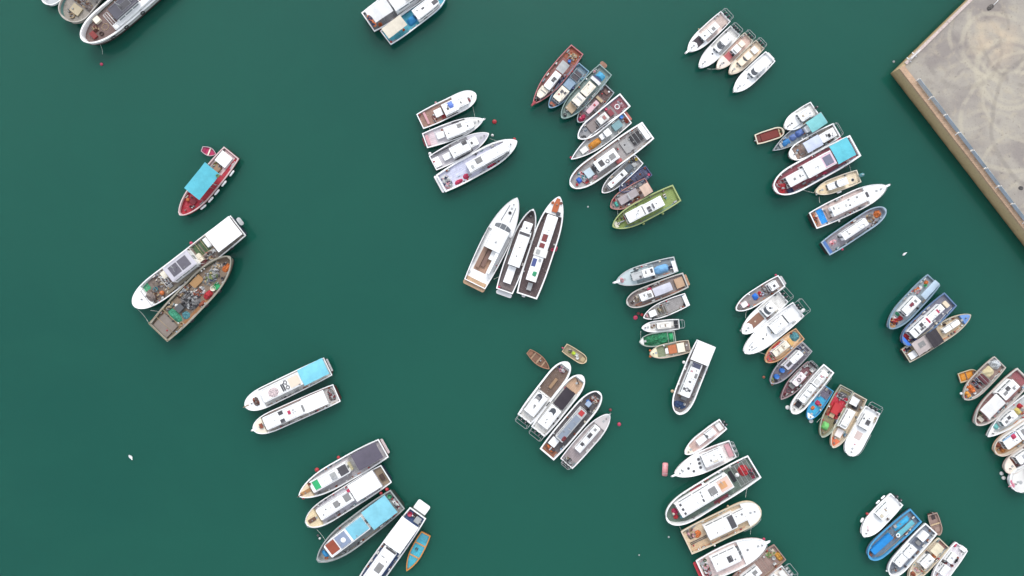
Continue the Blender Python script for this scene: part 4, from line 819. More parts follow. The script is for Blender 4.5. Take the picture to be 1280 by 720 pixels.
# ---- small motorboats, upper right
MB('white motorboat with a dark foredeck mat and bow platform, leftmost of the five small ones', 'motorboat with dark foredeck mat', (907,20.5), (860,64), 17.5, shape='motor', hull='w', deck=(226,208,200), fb=1.0, fd=(.60,'w'),
   items=[('cab',.22,.42,-.42,.45,'w',1.3), ('hatch',.30,.36,-.1,.25,'g'), ('cab',.44,.62,-.45,.45,'w',1.2), ('hatchd',.55,0,.14), ('mat',.05,.2,-.8,.8,(206,186,176)), ('box','foredeck_mat',.63,.84,-.55,.55,(80,70,76),.07,None,'cloth'), ('slit',.40,.47,-.3,.5), ('slit',.1,.2,.8,.82), ('mot',2,'k'), ('cage',), ('pulpit','w',.9,.3), ('bball',.55,-1,'tan',.15)])
MB('all-white motorboat with a dark windscreen, second from the left of the five small ones', 'all-white motorboat, second of five', (919,38), (874,84.5), 16.5, shape='motor', hull='w', deck='ow', fb=1.0, fd=(.55,'w'),
   items=[('cab',.12,.34,-.55,.55,'w',1.3), ('hatch',.2,.22,.1,.2,'g'), ('cab',.34,.52,-.48,.48,'w',1.1), ('wsband',.37,.47,-.5,.5), ('hatchd',.63,-.02,.16), ('mot',3,'k'), ('cage',), ('rail',.5,.99)])
MB('pinkish motorboat with a red hatch cover, middle of the five small ones', 'pinkish motorboat with red hatch', (936,46), (896,86), 15, shape='motor', hull=(238,222,210), rim='crm', deck=(226,196,184), fb=.95, fd=(.70,(236,220,208)),
   items=[('cab',.3,.48,-.5,.5,'w',1.2), ('hatch',.43,.455,-.3,.4,'g'), ('box','seat_box',.16,.27,-.4,.4,'crm',.6), ('mat',.05,.7,-.8,.8,(216,186,172)), ('box','red_hatch',.53,.70,-.55,.4,(206,104,106),.35), ('box','console',.5,.55,.1,.4,'k',.5), ('hatchd',.8,.1,.12), ('mot',2,'k'), ('cage',), ('pulpit','crm',.3,.2)])
MB('cream motorboat with a cream cabin, second from the right of the five small ones', 'cream motorboat of five', (950,55.5), (911.5,92.5), 15, shape='motor', hull=(240,224,200), rim=(240,226,206), deck=(232,210,184), fb=.95, fd=(.66,(238,220,194)),
   items=[('cab',.30,.46,-.5,.5,'crm',1.2), ('cab',.46,.66,-.5,.5,(238,222,198),1.0), ('hatch',.4,.42,-.2,.2,'lg'), ('wsband',.47,.52,-.45,.45), ('hatchd',.75,0,.14,'tan'), ('box','seat_box',.12,.24,-.4,.5,'w',.5), ('mot',2,'k'), ('cage',), ('rail',.55,.98)])
MB('white motorboat with a blunt stern, rightmost and lowest of the five small ones', 'blunt-sterned white motorboat', (963,70.5), (917.5,114.5), 17, shape='motor', hull='w', deck='w', fb=1.05, fd=(.55,'w'),
   items=[('cab',.15,.35,-.55,.55,'w',1.2), ('cab',.35,.52,-.5,.5,'w',1.25), ('wsband',.42,.50,-.45,.45), ('hatchd',.62,0,.14), ('slit',.08,.16,.75,.75), ('hatch',.4,.42,.2,.3,'g'), ('slit',.75,.8,.3,.25,'lg'), ('pulpit','w',.4,.25), ('plat',-.03,-.002,-.6,.6,'w',.6)])

# ---- right raft below
MB('white motorboat with a notched stern, topmost of the right raft above the turquoise awning', 'white motorboat topping the right raft', (1018,135), (980.5,160.5), 18, shape='motor', hull='w', deck='ow', fb=1.0, fd=(.5,'w'),
   items=[('cab',.12,.48,-.6,.6,'w',1.2), ('hatch',.35,.40,-.1,.15,(206,190,170)), ('hatchd',.75,0,.16), ('mot',1,'k',-.015,(.1,)), ('slit',.3,.5,.85,.85,'tan')])
RB('small cream rowing boat with a rust-brown cover, at the left end of the right raft', 'small boat with rust-brown cover', (945,174.5), (979.5,163.5), 12.5, shape='round', hull='crm', rim=(240,230,206), deck=(136,64,54), fb=.6, rw=.22,
   items=[('box','cover',.18,.8,-.66,.62,(132,56,48),.2,None,'cloth',False), ('thw',(.86,),'tan'), ('box','stern_seat',.05,.16,-.4,.5,(120,60,52),.2), ('coil',.89,0,'dgr',.2), ('mot',1,'lg',-.015,(-.2,),.6)])
FB('grey pointed boat with a turquoise stern awning and blue tarpaulins', 'grey boat with turquoise stern awning', (1030,146.5), (966,188.5), 16.5, shape='sharp', hull=(142,156,166), rim=(176,182,186), deck=(128,138,144), fb=1.1,
   items=[('awn',.0,.30,-.75,.9,(138,212,214),1.7), ('box','wheel_box',.30,.36,-.3,.5,'w',1.0), ('tarp',.38,.52,-.45,.45,(96,124,186),.7), ('tarp',.53,.64,-.4,.4,(110,134,190),.6), ('tarp',.66,.80,-.35,.45,(68,148,218),.5), ('box','bow_hatch',.82,.86,-.3,.3,'lg',.3), ('net',.7,.76,.3,.6,'lg',.3)])
FB('white boat with pale blue roof and pink fenders at its stern, right raft', 'boat with pale blue roof', (1046,162.5), (986.5,196.5), 19.5, shape='round', hull='w', deck=(140,132,126), fb=1.15, rw=.18, fd=(.9,'w'),
   items=[('cab',.04,.33,-.5,.55,'w',1.5), ('box','roof_unit',.14,.18,-.1,.3,'k',.25,'r'), ('hatch',.2,.22,-.2,.1,'dg'), ('hatch',.09,.1,0,.1,'dg'), ('awn',.34,.66,-.62,.68,(218,226,246),1.5), ('mat',.70,.88,-.7,.7,(160,136,124)), ('box','fore_hatch',.74,.8,-.1,.3,(150,126,116),.3), ('coil',.76,.3,'lg',.3), ('bball',.02,1,'pk',.3), ('bball',.08,1,'pk',.28), ('cage',.05)])
FB('maroon-decked boat with a cyan stern awning, largest of the right raft', 'maroon-decked boat with cyan awning', (1069,182), (967,238), 30, shape='round', hull='w', deck=(134,70,80), fb=1.5, rw=.2,
   items=[('awn',.035,.25,-.86,.62,(106,208,224),2.1), ('cab',.26,.60,-.6,.5,'w',1.9), ('box','roof_edge',.265,.39,-.5,.45,(232,196,210),.06,'r'), ('hatch',.28,.375,-.38,.33,(128,128,150)), ('cab',.61,.82,-.42,.42,'w',1.5), ('hatchd',.74,.0,.22,'g'), ('hatch',.665,.68,-.1,.1,'g'), ('gear',.84,.93,-.5,.4,('red','mar','w','g','red'),.5), ('tub',.835,.1,'bgr',.35), ('crate',.84,.62,'nv',.5,.4,.4), ('net',.88,.94,.1,.6,'red',.4), ('tub',.9,-.3,'lg',.3), ('net',.40,.45,.6,.8,'pk',.3), ('tyre',.5,1), ('tyre',.2,1), ('mast',.5,0,1.8,'r'), ('ball',.33,-.5,'pink',.2,'r')])
MB('small cream motorboat with a teal motor cover, under the maroon-decked boat', 'small cream motorboat', (1073.5,220), (1019,240.5), 16, shape='motor', hull='crm', rim=(244,234,214), deck=(240,222,192), fb=.95, fd=(.74,(238,214,176)),
   items=[('cab',.26,.48,-.5,.5,'w',1.2), ('cab',.48,.70,-.45,.45,'w',1.1), ('wsband',.50,.54,-.45,.45), ('hatch',.37,.40,-.1,.2,'lg'), ('hatchd',.15,.2,.25,'k'), ('mot',1,'tl',-.015,(0,),1.5), ('slit',.72,.76,-.3,.3,(190,150,110)), ('bball',.985,1,'w',.15), ('fend',.5,1)])
FB('white boat with a bright blue mat on its stern and its bow to the right', 'white boat with blue stern mat', (1016,276), (1106,233.5), 23, shape='fish', hull='w', deck=(212,192,186), fb=1.3, fd=(.74,'w'),
   items=[('mat',.085,.165,-.7,.75,(36,150,232)), ('mat',.0,.07,-.8,.8,(176,130,110)), ('cab',.27,.76,-.52,.45,'w',1.6), ('hatch',.745,.775,-.2,.3,'dg'), ('hatch',.3,.315,.1,.3,'g'), ('hatch',.5,.52,-.25,-.1,'g'), ('hatch',.51,.53,.3,.42,'g'), ('hatch',.62,.64,.15,.3,'g'), ('hatch',.455,.475,-.15,.1,'ow'), ('box','fish_box',.2,.25,-.4,.5,(190,170,164),.5), ('tub',.225,-.4,'dbr',.25), ('gear',.01,.06,-.6,.6,('rust','tan','org','br'),.4), ('pulpit','w',.9,.3), ('bball',.3,-1,'w',.2), ('rail',.7,.98)])
FB('light blue hulled boat with an orange net on its bow, lowest of the right raft', 'light blue boat with orange bow net', (1031.5,311), (1105.5,261.5), 20, shape='round', hull=(140,178,206), rim=(170,192,208), deck=(158,156,162), fb=1.2, rw=.18,
   items=[('box','stern_bench',.02,.06,-.75,.75,(84,124,186),.5), ('mat',.07,.28,-.7,.7,(150,144,150)), ('cab',.30,.70,-.45,.42,'w',1.5), ('hatch',.39,.40,-.2,.3,'ow'), ('hatchd',.25,.3,.25,'k'), ('net',.84,.95,-.45,.35,'org',.5), ('gear',.72,.83,-.5,.5,('gbr','tan','g','br'),.3), ('net',.08,.2,-.2,.4,'pink',.15), ('bball',.2,-1,'pk',.22), ('mast',.6,0,1.4,'r')])

# ---- centre right raft
FB('pale grey boat with a blue tarpaulin aft, topmost of the centre raft', 'pale grey boat with blue tarpaulin', (845,330), (770,352.5), 20, shape='fish', hull=(178,192,196), rim=(206,214,214), deck=(164,178,182), fb=1.25, rw=.15, fd=(.68,(188,202,204)),
   items=[('box','stern_box',.0,.06,-.4,.8,'w',.6), ('mat',.08,.36,-.8,.8,(130,136,140)), ('tarp',.12,.35,-.35,.55,(128,186,232),.8), ('cab',.37,.55,-.42,.48,'w',1.5), ('hatch',.385,.42,-.3,.15,'dg'), ('hatch',.49,.51,-.2,.1,'g'), ('cab',.56,.73,-.4,.46,'lg',1.3), ('hatch',.58,.615,.1,.4,'dg'), ('slit',.60,.74,-.6,-.5), ('tub',.4,.7,'dg',.28), ('tub',.9,0,'pink',.3), ('net',.87,.93,-.3,.3,'pink',.25), ('pulpit','w',.7,.3), ('crate',.1,.2,'nv'), ('rail',.6,.97)])
FB('grey round-bowed boat with a pale grey roof and tan stern, second of the centre raft', 'grey boat with tan stern deck', (857,350), (783,379.5), 20, shape='round', hull=(116,112,108), rim=(206,204,198), deck=(140,128,124), fb=1.25, rw=.18,
   items=[('awn',.24,.54,-.45,.5,(218,218,230),1.3), ('cab',.56,.76,-.42,.44,'w',1.4), ('hatch',.58,.64,-.1,.3,'g'), ('ball',.59,-.55,'pk',.3), ('hatch',.68,.7,-.2,0,'g'), ('box','stern_deck_box',.04,.17,-.5,.55,(206,170,138),.5), ('gear',.78,.86,-.4,.3,('tan','crm','gbr'),.4), ('net',.54,.58,-.7,-.3,'pk',.3), ('coil',.9,.1,'dbr',.3), ('plat',-.04,-.003,-.6,.7,(190,150,120),.7,'stern_step')])
FB('small grey boat with red buoys floating at its bow, third of the centre raft', 'small grey boat, third of the centre raft', (859,374), (804,397), 17, shape='yacht', hull='w', deck=(154,148,142), fb=1.0,
   items=[('mat',.1,.5,-.8,.8,(150,146,144)), ('box','stern_box',.0,.07,-.6,.8,'w',.5), ('tub',.09,.5,'k',.25), ('frame',.45,.7,-.7,.7,1.2,'lg',2), ('box','fish_hatch',.5,.62,-.3,.4,(112,104,92),.4), ('box','wheel_box',.70,.85,-.4,.35,'w',.7), ('hatchd',.79,.3,.3,'k'), ('slit',.66,.85,.72,.6), ('net',.88,.94,-.3,.2,'pink',.3), ('gear',.55,.66,-.4,.3,('olv','dg','tan'),.4)])
MB('narrow white boat with a cream cabin, directly above the green net-covered boat', 'narrow white boat', (849,405), (802,410), 12.5, shape='fish', hull='w', deck='ow', fb=.8, fd=(.78,'w'),
   items=[('cab',.22,.58,-.55,.5,(240,234,224),1.1), ('hatch',.35,.38,-.2,.2,(160,140,120)), ('hatch',.5,.51,-.2,.2,'g'), ('box','engine_hatch',.04,.13,-.6,-.1,'k',.3), ('box','engine_hatch',.04,.13,.1,.6,'k',.3), ('gear',.62,.76,-.4,.3,('tan','w','br','lil'),.3), ('hatchd',.9,0,.15,'mar'), ('cage',.12)])
RB('boat draped in green netting with a bright green bundle at its stern', 'green net-draped boat', (844,421), (799,427.5), 15, shape='fish', hull='ow', rim=(176,190,180), deck=(56,120,90), fb=.8, fd=(.88,'ow'),
   items=[('net',.1,.5,-.85,.85,(52,140,96),.5,None,'green net cover'), ('net',.45,.87,-.85,.85,(44,126,84),.6,None,'dark green net cover'), ('tarp',.02,.17,-.6,.5,'bgr',.5), ('frame',.05,.2,-.9,.9,.7,'lg',0)])
FB('cream boat with an orange hatch, lowest of the centre raft', 'cream boat with orange hatch', (862,432.5), (812,442.5), 15.5, shape='fish', hull='ow', rim=(222,206,186), deck=(196,186,160), fb=.9, fd=(.82,(232,224,186)),
   items=[('box','orange_hatch',.33,.52,-.6,.55,(206,124,82),.5), ('box','cream_hatch',.13,.30,-.65,.6,'crm',.5), ('mat',.62,.8,-.8,.8,(132,142,112)), ('box','white_hatch',.54,.60,-.3,.4,'w',.4), ('box','engine_hatch',.02,.1,-.5,.5,'gbr',.4), ('bball',.99,1,'org',.25), ('bball',.97,-1,'org',.2), ('gear',.53,.62,-.7,.1,('crm','olv','br'),.3)])
FB('white-rimmed boat with a white stern awning and dark deck, pointing down at the centre', 'dark-decked boat pointing down', (882,429), (846.5,517), 24.5, shape='round', hull='w', deck=(112,106,106), fb=1.5, rw=.18,
   items=[('awn',.0,.27,-.72,1.0,'w',2.1,'gel'), ('cab',.285,.75,-.44,.5,'w',1.7), ('hatch',.29,.35,-.4,.4,(86,90,112)), ('hatch',.42,.48,.2,.42,'g'), ('hatch',.4,.42,-.3,-.1,'pink'), ('hatch',.54,.56,-.1,.1,'dg'), ('ringr',.66,0), ('hatch',.645,.675,-.35,-.2,'dg'), ('hatch',.645,.675,.2,.35,'dg'), ('net',.83,.93,-.55,.5,(52,76,116),.4), ('tub',.85,.3,'w',.2), ('crate',.89,-.1,'tl'), ('box','fore_locker',.76,.8,-.2,.3,'g',.5), ('tub',.76,-.4,'tan',.25), ('bball',.34,-1,'w',.3), ('bball',.75,-1,'tan',.3), ('tyre',.35,1), ('mast',.5,0,1.6,'r')])

# ---- lower middle raft
RB('brown wooden rowing boat floating alone, pointed end at the lower right', 'brown wooden rowing boat', (660.5,439), (686.5,461), 12.5, beam=1.0, shape='row', hull=(138,96,74), rim=(178,134,106), deck=(130,96,76), fb=.6, rw=.14,
   items=[('thw',(.25,.5,.72),'pln'), ('gear',.5,.62,-.3,.3,('lg','br','tan'),.2), ('box','stern_seat',.04,.16,-.5,.5,(160,116,90),.15)])
RB('small cream boat heaped with a yellow-green bundle, beside the brown rowing boat', 'small cream boat beside the rowing boat', (705.5,434.5), (732.5,452), 13, beam=1.0, shape='round', hull='tan', rim=(226,206,170), deck=(150,136,110), fb=.65, rw=.14,
   items=[('tarp',.36,.52,-.3,.35,(190,216,60),.35), ('crate',.55,.1,'w',.3,.25,.3), ('tub',.64,-.3,'w',.3), ('mot',1,'pk',-.015,(-.3,),.7), ('box','bow_seat',.78,.92,-.4,.4,(200,180,140),.15), ('gear',.2,.34,-.4,.4,('dg','crm','olv','br'),.3)])
MB('white motorboat with a long brown forward cockpit, leftmost of the lower middle four', 'motorboat with brown cockpit', (655.5,524), (710.5,453), 21, beam=1.16, shape='round', hull='w', deck='ow', fb=1.1, rw=.26, fd=(.93,'w'),
   items=[('mat',.46,.90,-.85,.85,(112,92,80)), ('box','plank_seat',.56,.72,-.22,.05,(172,140,108),.3), ('cab',.10,.42,-.62,.62,'w',1.4), ('wsband',.34,.42,-.1,.5), ('hatch',.22,.25,-.1,.1,'g'), ('hatch',.33,.37,.0,.45,'g'), ('mat',.38,.42,-.5,-.1,'mar'), ('gear',.82,.9,-.4,.5,('pink','mar','nv','w','dg'),.35), ('ball',.87,-.1,'pink',.22), ('mot',2,'k'), ('cage',), ('slit',.1,.2,.8,.8,'lg')])
MB('white motorboat with a black canopy forward, second of the lower middle four', 'motorboat with black canopy', (672.5,539.5), (728,469.5), 21, beam=1.16, shape='round', hull='w', deck='ow', fb=1.1, rw=.24, fd=(.94,'w'),
   items=[('awn',.44,.74,-.62,.60,(60,52,60),1.3), ('mat',.74,.92,-.7,.7,(206,170,140)), ('slit',.87,.92,-.3,.3), ('cab',.1,.42,-.62,.62,'w',1.4), ('wsband',.33,.40,-.2,.4), ('hatch',.2,.22,.0,.1,'lg'), ('mot',2,'k'), ('cage',), ('mat',.70,.74,.3,.7,(190,90,90)), ('hatchd',.48,.7,.2,'lg')])
FB('white-rimmed boat with a glassy grey roof and red box, third of the lower middle four', 'boat with glassy grey roof', (683.5,568), (749.5,490), 23, shape='round', hull='w', deck=(90,86,88), fb=1.4, rw=.2,
   items=[('cab',.23,.70,-.42,.42,'lg',1.6), ('box','skylight',.25,.6,-.36,.34,(150,160,174),.1,'r','glass'), ('box','red_hatch',.625,.69,-.24,.24,(200,64,66),.12,'r'), ('box','fish_box',.12,.22,-.1,.6,'w',.6), ('mat',.02,.1,-.8,.8,(140,92,70)), ('gear',.04,.11,-.5,.6,('rust','br','org','dg'),.4), ('net',.24,.32,-.5,-.1,'mar',.25,'r'), ('box','wheel_box',.77,.83,-.15,.3,(176,196,220),.6), ('tarp',.80,.84,.0,.4,'bl',.3), ('gear',.84,.93,-.6,.3,('rust','br','lg','crm','mar'),.4), ('tub',.88,-.1,'w',.3), ('tub',.74,-.3,'k',.3), ('mast',.42,0,1.8,'r')])
MB('grey motorboat with narrow white cabin and three dark hatches, lowest of four', 'grey motorboat with three hatches', (708,579.5), (761.5,518), 19, beam=1.17, shape='motor', hull='lg', deck=(178,168,168), fb=1.1, fd=(.76,(206,198,196)),
   items=[('cab',.26,.74,-.38,.40,'w',1.4), ('hatch',.36,.41,-.1,.28,'dg'), ('hatch',.52,.60,-.12,.28,'dg'), ('hatch',.66,.70,-.1,.15,'g'), ('mat',.02,.24,-.8,.8,(160,148,148)), ('mot',3,'k'), ('cage',.05,.7), ('pulpit','lg',.4,.2), ('tub',.08,.3,'tan',.2), ('gear',.0,.1,-.6,.5,('k','dg','lg','g'),.4), ('rail',.55,.98)])

# ---- long right-hand raft
FB('small grey boat with a blue bundle and red gear, topmost of the long right-hand raft', 'grey boat topping the right-hand raft', (977,351), (919.5,387.5), 17, shape='fish', hull='w', deck=(146,136,134), fb=1.0, rw=.14,
   items=[('cab',.09,.25,-.5,.5,'w',1.4), ('hatch',.14,.18,-.1,.2,'dg'), ('hatch',.23,.24,-.3,.3,'g'), ('tarp',.50,.60,-.42,.4,(46,124,226),.6), ('net',.42,.49,-.4,.35,'red',.3), ('tub',.42,.1,'pblue',.3), ('cab',.75,.86,-.3,.35,(236,226,224),.8), ('net',.72,.78,.2,.6,'pk',.35), ('net',.84,.9,-.6,-.2,'pink',.3), ('gear',.28,.42,-.5,.6,('gbr','lg','dg'),.3), ('bball',.03,-1,'pk',.2), ('plat',-.05,-.003,-.6,.7,'lg',.6,'stern_step')])
MB('white motorboat with a brown patch on its foredeck, second of the long right-hand raft', 'motorboat with brown foredeck patch', (979,370.5), (927.5,416.5), 19, shape='motor', hull='w', deck='ow', fb=1.05, fd=(.5,'w'),
   items=[('cab',.22,.46,-.55,.6,'w',1.3), ('hatch',.30,.33,-.1,.1,'k'), ('wsband',.38,.44,-.5,.5), ('box','cushion',.52,.84,-.55,.5,(154,114,94),.10,None,'cloth',False), ('hatchd',.68,0,.15,'crm'), ('mot',2,'k'), ('cage',.13), ('slit',.4,.5,.7,.7,'mar'), ('bball',.985,-1,'lg',.15)])
MB('big all-white motorboat with a motor cage, third of the long right-hand raft', 'big all-white motorboat', (998,386.5), (930,441), 22.5, shape='motor', hull='w', deck='w', fb=1.2, fd=(.48,'w'),
   items=[('cab',.25,.48,-.55,.55,'w',1.35), ('cab',.10,.22,-.55,.55,'w',.9), ('hatchd',.66,.1,.16), ('hatch',.44,.46,-.15,.15,'g'), ('slit',.57,.6,-.1,.1,'g'), ('slit',.47,.52,-.1,.2,'tan'), ('slit',.8,.9,-.3,-.2,'lg'), ('slit',.8,.9,.35,.25,'lg'), ('mot',1,'w',-.015,(.4,),1.4), ('mot',2,'k',-.015,(-.5,-.1),1.0), ('cage',.12), ('rail',.5,.99)])
FB('orange hulled boat with cream cabins and a teal net aft, fourth of the right-hand raft', 'orange boat with cream cabins', (1000,417), (956.5,452), 18, shape='fish', hull=(214,138,96), rim=(226,176,132), deck=(226,190,150), fb=1.05, rw=.14,
   items=[('cab',.34,.74,-.42,.42,'crm',1.3), ('hatch',.48,.50,-.3,.3,'tan'), ('hatch',.6,.62,-.2,.2,'tan'), ('net',.02,.22,-.6,.5,'tl',.5), ('box','fish_hatch',.24,.32,-.3,.5,(236,190,120),.4), ('net',.45,.7,-.85,-.5,(206,76,70),.35), ('mat',.78,.95,-.8,.8,(214,92,86)), ('gear',.77,.85,-.2,.6,('crm','red','tan','dgr'),.3)])
FB('lilac grey boat with two blue drums on its foredeck, fifth of the right-hand raft', 'lilac grey boat with blue drums', (1009,433), (963,479), 18, shape='fish', hull=(152,146,154), rim=(176,174,180), deck=(116,110,120), fb=1.05,
   items=[('cab',.16,.42,-.36,.42,'w',1.4), ('cab',.42,.58,-.40,.42,'lil',1.2), ('hatch',.44,.54,-.2,.2,'dg'), ('barrel',.66,0,'bl',.42,.9), ('barrel',.82,.05,'bl',.45,.9), ('frame',.02,.14,-.7,.7,1.0,'lg',1), ('net',.88,.96,-.4,.3,'olv',.25), ('coil',.95,.3,'tan',.2), ('bball',.99,1,'rust',.2), ('barrel',.12,-.5,'nv',.28)])
FB('maroon-decked boat with white boxes round its stern, sixth of the right-hand raft', 'maroon-decked boat, sixth of its raft', (1015,456.5), (975.5,499), 16, shape='sharp', hull=(150,140,142), rim=(170,150,152), deck=(124,80,86), fb=1.0,
   items=[('cab',.26,.56,-.45,.5,(240,226,228),1.3), ('ringr',.42,.1), ('box','glass_hatch',.57,.66,-.4,.3,'g',.6), ('ring',.74,0,'dg',.3), ('crate',.06,.5,'w',.45,.35,.4), ('crate',.02,-.1,'lg',.3,.25,.35), ('tub',.08,-.5,'w',.22), ('tub',.13,-.7,'lg',.22), ('mot',3,'k'), ('cage',.06), ('coil',.84,0,'mar',.2)])
FB('slim white boat with dark bow hatch, seventh of the right-hand raft', 'slim white boat with bow hatch', (1036,460.5), (989.5,516), 17, shape='round', hull='w', deck='ow', fb=1.05, rw=.2,
   items=[('cab',.08,.38,-.48,.48,'w',1.3), ('hatch',.27,.35,-.3,.25,'ow'), ('hatch',.17,.2,-.2,.15,'pink'), ('cab',.40,.74,-.45,.45,'w',1.1), ('hatch',.52,.53,-.3,.3,'lg'), ('hatch',.62,.63,-.3,.3,'lg'), ('box','bow_hatch',.77,.86,-.35,.3,'k',.35), ('hatchd',.06,.3,.2,'dg'), ('rail',.1,.6)])
FB('bright blue small boat with white bow, beside the red-floored boat', 'bright blue small boat', (1036,485), (1009.5,523.5), 15, shape='fish', hull=(54,158,214), rim=(72,168,216), deck=(66,150,196), fb=.95, fd=(.86,'w'),
   items=[('frame',.04,.26,-.7,.7,1.1,(150,140,150),1), ('mat',.03,.3,-.8,.8,(110,104,120)), ('net',.42,.56,-.35,.4,'pk',.45), ('net',.62,.74,-.5,.1,'org',.3), ('tub',.5,.4,'org',.25), ('mat',.32,.82,-.7,.7,(62,168,206))])
FB('grey-green boat with a red floor and a green bundle on its bow', 'red-floored boat with green bundle', (1058.5,485), (1026.5,546), 19, shape='fish', hull=(160,168,152), rim=(180,186,168), deck=(134,124,94), fb=1.1,
   items=[('mat',.16,.60,-.85,.85,(196,50,66)), ('box','red_hatch',.33,.52,-.35,.4,(206,60,64),.7), ('box','dark_hatch',.1,.2,-.3,.4,'dg',.4), ('box','tan_box',.52,.6,-.3,.2,'tan',.4), ('gear',.12,.24,-.6,.6,('mar','dg','pk','lg'),.4), ('tarp',.72,.86,-.4,.42,(124,206,116),.6), ('tub',.56,.5,'red',.25), ('net',.4,.62,-.85,-.45,'rust',.3), ('frame',.04,.22,-.8,.8,1.2,'lg',1)])
FB('cream boat with white cabin and orange bow deck, right-hand raft', 'cream boat with orange bow deck', (1075.5,495), (1040,559), 19, shape='fish', hull='crm', rim=(226,216,196), deck=(206,186,158), fb=1.1,
   items=[('awn',.06,.2,-.8,.2,'w',1.3), ('box','dark_box',.16,.24,-.1,.35,'k',.6), ('cab',.28,.62,-.42,.42,'w',1.4), ('hatch',.58,.6,-.3,.3,'lg'), ('box','fore_hatch',.66,.80,-.4,.3,(232,222,216),.5), ('hatchd',.79,-.3,.22,'k'), ('mat',.84,.97,-.8,.8,(222,120,84)), ('mat',.04,.26,-.85,.85,(120,108,96)), ('tub',.3,-.6,'lg',.25), ('tyre',.45,-1,.26), ('tyre',.6,-1,.26)])
MB('white motorboat with a rounded bow and orange floor markings, lowest of the right-hand raft', 'round-bowed white motorboat', (1091,512), (1060,568.5), 20.5, shape='round', hull='w', deck='w', fb=1.1, fd=(.42,'w'),
   items=[('cab',.12,.4,-.5,.6,'w',1.2), ('hatch',.22,.32,.0,.45,'dg'), ('hatchd',.23,-.35,.16,'k'), ('slit',.4,.42,-.5,.5,'g'), ('box','foredeck_mat',.5,.66,-.35,.35,(236,214,206),.09,None,'cloth',False), ('hatchd',.76,.1,.16,'pink'), ('mot',2,'k'), ('cage',.12), ('rail',.45,.99)])

# ---- three at the right
FB('pale blue boat with orange gear fore and aft, uppermost of the three at the right', 'pale blue boat with orange gear', (1167,350), (1110.5,410.5), 22, shape='fish', hull=(112,154,190), rim=(140,168,186), deck=(152,162,168), fb=1.3, rw=.16,
   items=[('awn',-.02,.30,.1,.75,(192,212,228),1.5), ('net',.06,.13,-.5,-.1,'org',.4), ('tub',.14,-.2,'bgr',.25), ('gear',.18,.34,-.6,-.1,('pink','nv','w','org','lg'),.4), ('cab',.36,.68,-.3,.55,'w',1.5), ('hatch',.46,.53,-.05,.25,(140,60,76)), ('hatch',.4,.43,.0,.3,'g'), ('hatch',.66,.675,-.3,.4,'dg'), ('tarp',.70,.76,-.5,.0,'gn',.35), ('net',.72,.8,.0,.5,'red',.3), ('gear',.78,.9,-.5,.5,('org','w','nv','tan','red'),.45), ('mat',.90,.98,-.7,.7,(196,150,104)), ('coil',.3,-.6,'org',.3)])
FB('deep blue hulled boat with red mats on its long white cabin', 'deep blue boat with red mats', (1188,374), (1128.5,429.5), 23, shape='round', hull=(44,98,196), rim=(110,138,176), deck=(122,122,136), fb=1.3, rw=.16, fd=(.93,(60,120,214)),
   items=[('cab',.16,.44,-.3,.32,'w',1.4), ('box','red_mat',.25,.28,-.2,.25,'pk',.06,'r'), ('cab',.44,.80,-.42,.48,'w',1.6), ('box','red_mat',.455,.485,-.25,.35,'pk',.06,'r'), ('hatch',.565,.62,-.25,.1,'dg'), ('hatch',.6,.65,.15,.35,'dg'), ('hatch',.56,.59,.2,.4,'g'), ('hatch',.7,.715,-.3,.4,'dg'), ('mat',.80,.83,-.45,.45,(190,226,196)), ('net',.83,.92,-.5,.4,'red',.45), ('box','stern_box',.07,.13,-.2,.4,(222,206,180),.5), ('barrel',.81,.6,'nv',.25)])
FB('cream boat with a black canopy amidships and its bow to the right', 'cream boat with black canopy', (1132,445), (1211.5,393.5), 20, shape='fish', hull='crm', rim=(206,196,176), deck=(206,184,152), fb=1.1, fd=(.88,(112,150,206)),
   items=[('awn',.37,.53,-1.0,1.0,(62,56,62),1.7), ('cab',.60,.84,-.30,.25,'w',.8), ('hatch',.72,.725,-.25,.2,'tan'), ('awn',.15,.37,-.8,.8,(206,192,188),1.3), ('box','solar_panel',.22,.31,-.2,.4,'g',.05,'r'), ('box','stern_box',.04,.14,-.7,.0,'w',.6), ('gear',.02,.12,.0,.8,('k','red','w','yel','dg'),.4), ('ball',.01,.6,'red',.25), ('tub',.66,.55,'dbr',.25)])

# ---- raft at the right edge
RB('small orange-floored raft boat beside the cluttered boat near the right edge', 'small orange-floored boat', (1199,473), (1221.5,465.5), 11, shape='barge', hull='tan', rim=(206,190,160), deck=(206,132,44), fb=0.40, rw=.16,
   items=[('box','floor_board',.12,.7,-.6,.6,(212,140,46),.12,None,'deck',False), ('thw',(.4,),'br'), ('crate',.85,.1,'gbr',.25,.25,.2)])
FB('cluttered small boat with cream tarpaulin and orange nets, topmost of the right edge raft', 'cluttered boat with orange nets', (1250,452.5), (1204.5,499), 21, shape='fish', hull='ow', rim=(206,198,188), deck=(140,120,112), fb=0.88,
   items=[('net',-.02,.16,-.8,.7,(206,210,212),.7), ('tarp',.17,.38,-.4,.6,(228,212,168),.8), ('net',.02,.18,-.9,-.4,'g',.4), ('box','dark_hatch',.4,.5,-.4,.6,(112,60,66),.5), ('gear',.5,.66,-.6,.6,('mar','dg','lg','nv','k'),.5), ('net',.68,.8,-.55,.5,'org',.5), ('net',.82,.92,-.4,.5,(232,160,70),.45), ('tub',.76,.4,'w',.25), ('bball',.95,-1,'w',.25), ('ball',.95,0,'red',.2), ('frame',.38,.6,-.8,.8,1.3,'lg',2)])
